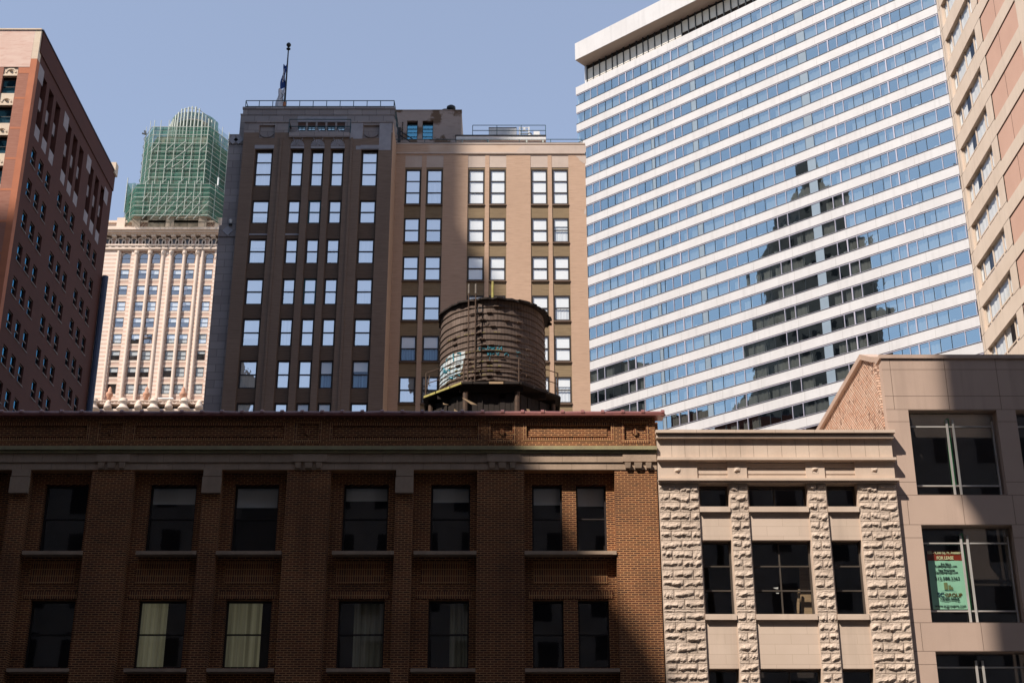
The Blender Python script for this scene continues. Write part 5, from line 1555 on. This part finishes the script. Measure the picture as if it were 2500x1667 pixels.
for a, b in colsT:
    tr = MB(ft)
    for z0, z1_ in rowsT:
        pass
    tr.box(a - .24, b + .24, .40, .451, zarch0 - .5, zarch0 - .02)
    c, r = (a + b) / 2, (b - a) / 2; n = 8; zsp = zarch1 - r
    for sg in (-1, 1):     # corner pieces that make the round head
        pts = [(c + sg * r * math.cos(math.pi / 2 * j / n), zsp + r * math.sin(math.pi / 2 * j / n)) for j in range(n + 1)]
        for p, q_ in zip(pts, pts[1:]): tr.prism([p, q_, (q_[0], zarch1 + .02), (p[0], zarch1 + .02)], .40, .62)
        tr.prism([(c + sg * r, zsp), (c + sg * (r + .24), zsp), (c + sg * (r + .24), zarch1 + .02), (c + sg * r, zarch1 + .02)], .40, .451)
    obj("window_trim", tr, M['terra'], tc)
for i in (1, 3):      # round shafts beside and between the paired windows
    for x in (colsT[i][0] - .62, (colsT[i][1] + colsT[i + 1][0]) / 2, colsT[i + 1][1] + .62): col_.lathe(x, -.05, [(.34, 5), (.34, zft - 1.2), (.5, zft - .9), (.5, zft - .3)], 10)
for x in (colsT[5][0] - .6, colsT[0][0] - .7): col_.lathe(x, -.02, [(.28, 5), (.28, zft - .3)], 10)
pieces("round_shaft", col_, M['terra'], tc)
rt_ = random.Random(9)
for a, b in colsT:
    for k, (z0, z1_) in enumerate([(zarch0, zarch1)] + rowsT):
        if k > 9: continue
        r = rt_.random(); cv = (1 - rt_.choice((.3, .45, .55, .5)), 1) if (r < .92 and k > 0) else None
        if r < .55 and k > 2: cv = (.12, 1)
        wd = window(tc, ft, a, b, z0, z1_, .50, rails=(.5,), fw=.08, fm='steel_dark', gm='glass', cover=cv, cm='blind', gap=.02)
        if k:
            t = MB(ft); t.box(a - .24, b + .24, .40, .451, z0 - .45, z0 - .02); t.box(a - .24, b + .24, .40, .451, z1_ + .02, z1_ + .42); obj('surround', t, M['terra'], wd)
# entablature, medallions, dentils, balustrade
en = MB(ft)
zfz0, zfz1 = tz(428), tz(345)
en.box(TL0, TR0, -.35, 1, zft, zft + .55); en.box(TL0, TR0, -.15, 1, zft + .551, zfz0 - .001); en.box(TL0, TR0, -.45, 1, zfz0, zfz0 + .35)
en.box(TL0, TR0, 0, 1, zfz0 + .351, tz(325)); en.box(TL0, TR0, -1.0, 1, tz(301), tz(285)); en.box(TL0, TR0, -1.5, 1, tz(284.9), tz(262)); en.box(TL0, TR0, -1.9, 1, tz(261.9), tz(238)); en.box(TL0, TR0, -1.3, 1, tz(237.9), tz(215))
s = TL0
while s < TR0:
    en.box(s, s + .95, -.9, -.001, tz(324), tz(302)); s += 2.05
obj("cornice", en, M['terra'], tc)
md = MB(ft); k = 0; s = TL0 + .6; dkm = MB(ft)
mp = tx(510, 385) - tx(425, 385); s = tx(340, 385) - 3 * mp
while s < TR0:
    n = 14; zc_ = tz(386); ro, ri = 1.15, .92; md = MB(ft)
    for j in range(n):
        t0, t1 = 2 * math.pi * j / n, 2 * math.pi * (j + 1) / n
        md.prism([(s + ro * math.cos(t0), zc_ + ro * math.sin(t0)), (s + ro * math.cos(t1), zc_ + ro * math.sin(t1)), (s + ri * math.cos(t1), zc_ + ri * math.sin(t1)), (s + ri * math.cos(t0), zc_ + ri * math.sin(t0))], -.35, -.001)
    dkm.prism([(s + ri * math.cos(2 * math.pi * j / n), zc_ + ri * math.sin(2 * math.pi * j / n)) for j in range(n)], -.02, -.003, 1 if k % 2 else 0)
    obj("medallion_ring", md, M['terra'], tc); s += mp; k += 1
pieces("medallion", dkm, [M['terra_pink'], M['panel_dim']], tc)
bl_ = MB(ft); zb0, zb1 = tz(214), tz(128)
bl_.box(TL0, TR0, .2, 1, zb0, zb1); bl_.box(TL0, TR0, -.2, 1.2, zb1, zb1 + .5)
for zx in (340, 535, 965, 1380, 1590): a, b = tx(zx - 52, 170), tx(zx + 52, 170); bl_.box(a, b, -.3, 1.3, zb0, zb1 + 1.1)
obj("balustrade", bl_, M['terra'], tc)
for zx in (660, 825, 1105, 1265, 1490):
    t = MB(ft); c = tx(zx, 170); zc_ = (zb0 + zb1) / 2
    for j in range(16):
        a = j * 2.4; r = .12 * j
        t.tube((c + r * math.cos(a) * .75, .1, zc_ + r * .7 * math.sin(a)), (c + (r + .3) * math.cos(a + .9) * .75, .05, zc_ + (r + .2) * .7 * math.sin(a + .9)), .2, 5)
    t.box(c - 1.75, c + 1.75, .12, .199, zb0 + .3, zb1 - .2)
    obj("relief_panel", t, M['terra_pink'], tc)
for zx in (540, 990, 1410):
    t = MB(ft); c = tx(zx, 60); z0 = zb1 + 1.1; t.lathe(c, .5, [(1.3, z0), (1.4, z0 + .5), (.9, z0 + .8), (.8, z0 + 1.9), (1.25, z0 + 2.3), (1.25, z0 + 2.8), (.9, z0 + 3.2), (1.1, z0 + 4.4), (.5, z0 + 5.2), (.05, z0 + 5.4)], 12); obj("urn", t, M['terra'], tc, smooth=True)
# lower gallery with squat columns
s6 = 1960 / 300.
def lx_(zx, zy=1400): return PX(220 + zx / s6, 780 + zy / s6, YT - 2)
def lz(zy): return PZ(780 + zy / s6, YT - 2)
lg = MB(front(YT - 2)); lg.box(TL0, TR0, -1, 2.2, lz(1372), lz(1358)); lg.box(TL0, TR0, -.5, 2.2, lz(1357.9), lz(1318)); lg.box(TL0, TR0, -.8, 2.2, lz(1317.9), lz(1308)); lg.box(TL0, TR0, -1.2, 2.2, lz(1486), lz(1456)); lg.box(TL0, TR0, -.3, 2.2, 0, lz(1486.1))
obj("gallery", lg, M['terra'], tc)
t = MB(front(YT - 2)); t.box(TL0, TR0, .8, 2.19, lz(1455.9), lz(1372.1)); obj("gallery_glass", t, M['gallery_dark'], tc)
t = MB(front(YT - 2)); s = TL0
while s < TR0:
    for sg in (-1, 1): t.prism([(s - .1 + sg * .62, lz(1356)), (s + .1 + sg * .62, lz(1356)), (s + .1, lz(1322)), (s - .1, lz(1322))], -.7, -.501)
    s += 1.35
obj("lattice", t, M['terra'], tc)
for zx in (85, 560, 1045, 1530):
    t = MB(front(YT - 2)); c = lx_(zx); z0 = lz(1480); zt_ = lz(1300); h = zt_ - z0
    t.lathe(c, -1.6, [(1.25, z0), (1.2, z0 + .1 * h), (.75, z0 + .35 * h), (.68, z0 + .55 * h), (1.0, z0 + .62 * h), (1.05, z0 + .7 * h), (.6, z0 + .76 * h), (.8, z0 + .9 * h), (.5, z0 + h), (.05, z0 + 1.03 * h)], 14); obj("squat_column", t, M['terra'], tc, smooth=True)
for zx in (310, 795, 1280, 1760):
    t = MB(front(YT - 2)); c = lx_(zx); z0 = lz(1456); t.lathe(c, -1.3, [(.8, z0), (.75, z0 + .6), (.5, z0 + 1.1), (.55, z0 + 1.3), (.1, z0 + 1.8)], 12); obj("knob", t, M['terra'], tc, smooth=True)
for zx in (295, 885, 1470):
    t = MB(front(YT - 1)); c = lx_(zx, 1230); z0 = lz(1290); t.lathe(c, -.6, [(.5, z0), (.42, z0 + .8), (.7, z0 + 1.2), (.7, z0 + 1.6), (.36, z0 + 2.0), (.4, z0 + 2.5), (.1, z0 + 3.0)], 10); obj("finial", t, M['copper_terra'], tc, smooth=True)
t = MB(front(YT - 1.5)); t.box(lx_(1095, 1270), lx_(1335, 1270), -1.2, .5, lz(1282), lz(1262)); obj("white_awning", t, M['white_metal'], tc)
t = MB(ft); t.box(TL0, TR0, 1.9, 40, 0, tz(240)); obj("rear_wall", t, M['terra_pink'], tc)
# the stone drum that the scaffold wraps
def plan(fl, dx, w_, dep, y): return None
s2 = 1568 / 310.
YS = 268.0
def sx(zx, zy): return PX(270 + zx / s2, 250 + zy / s2, YS)
def sz(zy): return PZ(250 + zy / s2, YS)
fl_, fr__ = sx(475, 850), sx(1168, 850)
def ring(g0, chx, chy, dep): # plan of the wrapped drum, g0 = growth outward
    a, b = fl_ - g0, fr__ + g0
    return [(a - chx, YS - g0 + dep), (a - chx, YS - g0 + chy), (a, YS - g0), (b, YS - g0), (b + chx * .8, YS - g0 + chy), (b + chx * 1.9, YS - g0 + chy * 2.4), (b + chx * 1.9, YS - g0 + dep)]
up = ring(0, 3.0, 5.0, 18); dn = ring(1.7, 3.4, 5.5, 20)
zsc0, zsc1, zsc2 = sz(1450), sz(1030), sz(312)
t = MB(); inn = [(x, y + 1.3) for x, y in ring(-.5, 3.0, 5.0, 14)]; t.slab(inn, sz(1560), zsc2 - 1.2); obj("stone_drum", t, M['terra_dim'], tc)
YD2 = YS + 4.5
def sd(zy): return PZ(250 + zy / s2, YD2)
dc = PX(270 + 1045 / s2, 250 + 280 / s2, YS + 8.5); dr = (sx(1340, 280) - sx(760, 280)) / 2
t = MB(); t.lathe(dc, YS + 8.5, [(dr * .86, zsc2 - 1.2), (dr * .86, sd(225)), (dr * .7, sd(190)), (dr * .4, sd(168)), (.1, sd(160))], 24); obj("stone_dome", t, M['terra'], tc, smooth=True)
# ---- scaffold
sc_ = thing("scaffold", "steel scaffold wrapped in torn green debris netting around the terracotta tower's top", "scaffold", (dc, YS + 8, zsc0))
def sheet(mb, poly, z0, z1_, seed, sub=3, skip=()):
    for i, (p, q_) in enumerate(zip(poly, poly[1:])):
        if i in skip: continue
        n = max(2, int(math.dist(p, q_) / 1.6)); m = max(2, int((z1_ - z0) / 1.9)); pts = []
        e_ = Vector((q_[0] - p[0], q_[1] - p[1])); nr = Vector((e_.y, -e_.x)).normalized()
        for j in range(m + 1):
            for k in range(n + 1):
                f = k / n; zz_ = z0 + (z1_ - z0) * j / m
                bl0 = .22 * noise.noise((k * .9 + seed, j * .8, i * 3.)) - .05 if 0 < k < n else 0
                pts.append((p[0] + e_.x * f + nr.x * bl0, p[1] + e_.y * f + nr.y * bl0, zz_ + (.15 * noise.noise((k * .7, seed, i)) if j in (0, m) else 0)))
        mb.add(pts, [(j * (n + 1) + k, j * (n + 1) + k + 1, (j + 1) * (n + 1) + k + 1, (j + 1) * (n + 1) + k) for j in range(m) for k in range(n)])
def offs(poly, d):
    cxm = sum(p[0] for p in poly) / len(poly); cym = YS + 9
    return [(p[0] + (p[0] - cxm) / max(.1, abs(p[0] - cxm)) * d, p[1] - (d if p[1] < cym else 0)) for p in poly]
nt = MB(); sheet(nt, up, zsc1 + .2, zsc2 + .2, 1.0); obj("netting", nt, M['net'], sc_)
nt = MB(); sheet(nt, dn, zsc0, zsc1 - .6, 5.0); obj("netting", nt, M['net'], sc_)
nt = MB()   # sloping skirt between the two
n_ = len(up)
nt.add([(x, y, zsc1 + .2) for x, y in up] + [(x, y, zsc1 - .6) for x, y in dn], [(i, i + 1, i + 1 + n_, i + n_) for i in range(n_ - 1)])
obj("netting", nt, M['net'], sc_)
# crown of netting steps round the dome
crn = MB(); cr_pts = []
for k in range(19):
    a = math.pi * (1.0 + k / 18.0); cr_pts.append((dc + dr * 1.02 * math.cos(a), YS + 8.5 + dr * 1.02 * math.sin(a)))
sheet(crn, cr_pts, zsc2 - .5, sd(150), 9.0)
obj("netting", crn, M['net'], sc_)
crn = MB(); sheet(crn, offs(up, -.4), zsc2 + .2, zsc2 + 2.0, 3.0, skip=(2,)); obj("netting", crn, M['net_light'], sc_)
lift = [312, 410, 515, 615, 720, 828, 935, 1030]
for i, zy in enumerate(lift):
    t = MB(); t.path([(x, y, sz(zy)) for x, y in offs(up, .25)], .085, 5); obj("ledger", t, M['pole'], sc_)
    if i < len(lift) - 1:
        for f in (.5,):
            t = MB(); z = sz(zy) + (sz(lift[i + 1]) - sz(zy)) * f; t.path([(x, y, z) for x, y in offs(up, .2)], .04, 4); obj("guard_rail", t, M['pole'], sc_)
for zy in (1110, 1225, 1330, 1448):
    t = MB(); t.path([(x, y, sz(zy)) for x, y in offs(dn, .25)], .08, 5); obj("ledger", t, M['pole'], sc_)
    t = MB(); t.path([(x, y, sz(zy - 50)) for x, y in offs(dn, .2)], .05, 4); obj("guard_rail", t, M['pole'], sc_)
ux = [fl_ + .15] + [sx(z, 520 + 0) for z in (600, 700, 795, 925, 1015, 1115)] + [fr__ - .1]
for k, x in enumerate(ux):
    t = MB(); t.tube((x, YS - .3, zsc1), (x, YS - .3, zsc2 + 1.6), .075, 6); obj("upright", t, M['pole'], sc_)
    t = MB(); t.tube((x, YS - 2.0, zsc0), (x, YS - 2.0, zsc1), .07, 6); obj("upright", t, M['pole'], sc_)
for poly, z0, z1_ in ((offs(up, .3), zsc1, zsc2 + 2.2), (offs(dn, .3), zsc0, zsc1)):
    for i in (0, 1, 3, 4, 5):
        p, q_ = poly[i], poly[i + 1]; m = 2 if math.dist(p, q_) < 8 else 4
        for k in range(m):
            f = (k + .5) / m; x, y = p[0] + (q_[0] - p[0]) * f, p[1] + (q_[1] - p[1]) * f
            t = MB(); t.tube((x, y, z0), (x, y, z1_), .065, 5); obj("upright", t, M['pole'], sc_)
for k in range(22):
    a = math.pi * (1.02 + .96 * k / 21); x, y = dc + dr * 1.08 * math.cos(a), YS + 8.5 + dr * 1.08 * math.sin(a); hh2 = rj.uniform(-18, 18)
    t = MB(); t.tube((x, y, zsc2 - .6), (x, y, sd(105 + hh2) - 3.4 * abs(math.cos(a)) ** 2), rj.choice((.09, .16, .2)), 5); obj("upright", t, M['pole'], sc_)
for zy in (110, 160, 215):
    t = MB(); t.path([(dc + dr * 1.05 * math.cos(math.pi * (1 + k / 16)), YS + 8.5 + dr * 1.05 * math.sin(math.pi * (1 + k / 16)), sd(zy) - 2.8 * abs(math.cos(math.pi * (1 + k / 16))) ** 2) for k in range(17)], .07, 5); obj("guard_rail", t, M['pole'], sc_)
for x0, y0, x1_, y1_ in ((515, 612, 600, 520), (690, 612, 790, 520), (780, 720, 930, 610), (1110, 612, 1200, 520), (800, 600, 925, 500), (480, 830, 575, 730), (665, 830, 765, 730), (890, 830, 990, 730), (760, 820, 900, 722), (1085, 820, 1180, 725), (930, 610, 1020, 520)):
    t = MB(); t.tube((sx(x0, y0), YS - .45, sz(y0)), (sx(x1_, y1_), YS - .45, sz(y1_)), .08, 5); obj("brace", t, M['pole'], sc_)
for x0 in range(430, 1150, 105):
    for y0, y1_ in ((1225, 1115), (1440, 1230), (1035, 945)):
        if y0 == 1035 and x0 % 2: continue
        Y_ = YS - 2.2 if y0 > 1040 else YS - .45
        t = MB(); q0, q1 = (PX(270 + (x0 - 40) / s2, 250 + y0 / s2, Y_), Y_, PZ(250 + y0 / s2, Y_)), (PX(270 + (x0 + (150 if y0 > 1300 else 55)) / s2, 250 + y1_ / s2, Y_), Y_, PZ(250 + y1_ / s2, Y_)); t.tube(q0, q1, .07, 5); obj("brace", t, M['pole'], sc_)
# small netted turret at the left shoulder
tw = MB(); c0, c1 = sx(188, 1030), sx(285, 1030); zt0, zt1 = sz(1330), sz(968)
sheet(tw, [(c0, YS + 6), (c0, YS + 1), (c1, YS + 1), (c1, YS + 6)], zt0, zt1, 12.); obj("netting", tw, M['net'], sc_)
t = MB(); t.tube((c0, YS + .9, zt0), (c0, YS + .9, zt1 + 1.2), .09, 5); obj("upright", t, M['pole'], sc_)
t = MB(); t.tube((sx(1330, 1040), YS - .5, sz(1040)), (sx(1338, 945), YS - .5, sz(945)), .16, 6); obj("upright", t, M['white_metal'], sc_)
t = MB(); A_ = (sx(395, 300), YS + 3, sz(305)); t.path([A_, (sx(380, 262), YS + 3, sz(262))], .22, 5); t.path([A_, (sx(350, 295), YS + 3, sz(293))], .2, 5); obj("hoist_arm", t, M['steel_dark'], sc_)

# ============================================================ unseen towers, placed behind and beside the viewpoint to cast shadows and stand in reflections
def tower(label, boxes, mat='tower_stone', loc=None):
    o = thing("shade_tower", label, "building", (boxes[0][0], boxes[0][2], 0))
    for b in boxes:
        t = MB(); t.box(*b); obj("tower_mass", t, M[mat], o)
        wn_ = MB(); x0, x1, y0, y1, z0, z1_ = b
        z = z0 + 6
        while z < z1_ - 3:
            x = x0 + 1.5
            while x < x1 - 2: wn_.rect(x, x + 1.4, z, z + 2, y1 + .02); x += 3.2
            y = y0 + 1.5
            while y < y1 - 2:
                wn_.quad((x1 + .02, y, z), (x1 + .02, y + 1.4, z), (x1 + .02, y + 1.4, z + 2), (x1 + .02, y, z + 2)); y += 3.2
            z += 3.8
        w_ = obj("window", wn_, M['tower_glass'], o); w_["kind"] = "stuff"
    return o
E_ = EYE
tower("unseen tall stepped tower left of the view, shaped to shade the red and brown buildings", [(-170, -77.3, 30, 40, 0, 212 + E_), (-77.29, -74.8, 30, 40, 0, 172.8 + E_)])
tower("unseen stone tower behind the camera, shaped to shade the dark brick building", [(-190, -44.1, -40, 0, 0, 90 + E_), (-188, -50, -5, -.01, 90.01 + E_, 105 + E_)])
tower("unseen slender shaft added beside the viewpoint to shade the granite building", [(-14.6, -11.5, 9, 15, 0, 62.5 + E_), (-15.15, -11.5, 9, 15, 62.51 + E_, 76 + E_)])  # thin mass added out of view to cast the shadow edge on the granite
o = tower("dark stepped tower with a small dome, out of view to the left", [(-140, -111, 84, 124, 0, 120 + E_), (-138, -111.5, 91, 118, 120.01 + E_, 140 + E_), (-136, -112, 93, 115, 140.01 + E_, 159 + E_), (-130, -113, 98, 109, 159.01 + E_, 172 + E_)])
t = MB(); t.lathe(-118, 103.5, [(4.2, 172 + E_), (4.2, 176 + E_), (3.4, 179.5 + E_), (1.8, 182.5 + E_), (.3, 184 + E_), (.1, 190 + E_)], 16); obj("dome", t, M['tower_stone'], o, smooth=True)

for k, (x0, x1, h) in enumerate(((-43.4, -22, 80), (-21.5, 14, 84), (14.5, 52, 80), (52.5, 120, 74), (120.5, 220, 70))):
    tower(("buff", "brown", "grey", "plain", "long")[k] + " street wall building behind the camera, across from the dark brick block", [(x0, x1, -36, -16, 0, h)], 'street_stone')

tower("dark low block behind the domed tower, standing left of the view", [(-110, -66, 66, 107, 0, 100)])
tower("dark block behind the red building, hidden from the street", [(-112, -64, 158, 195, 0, 110)])
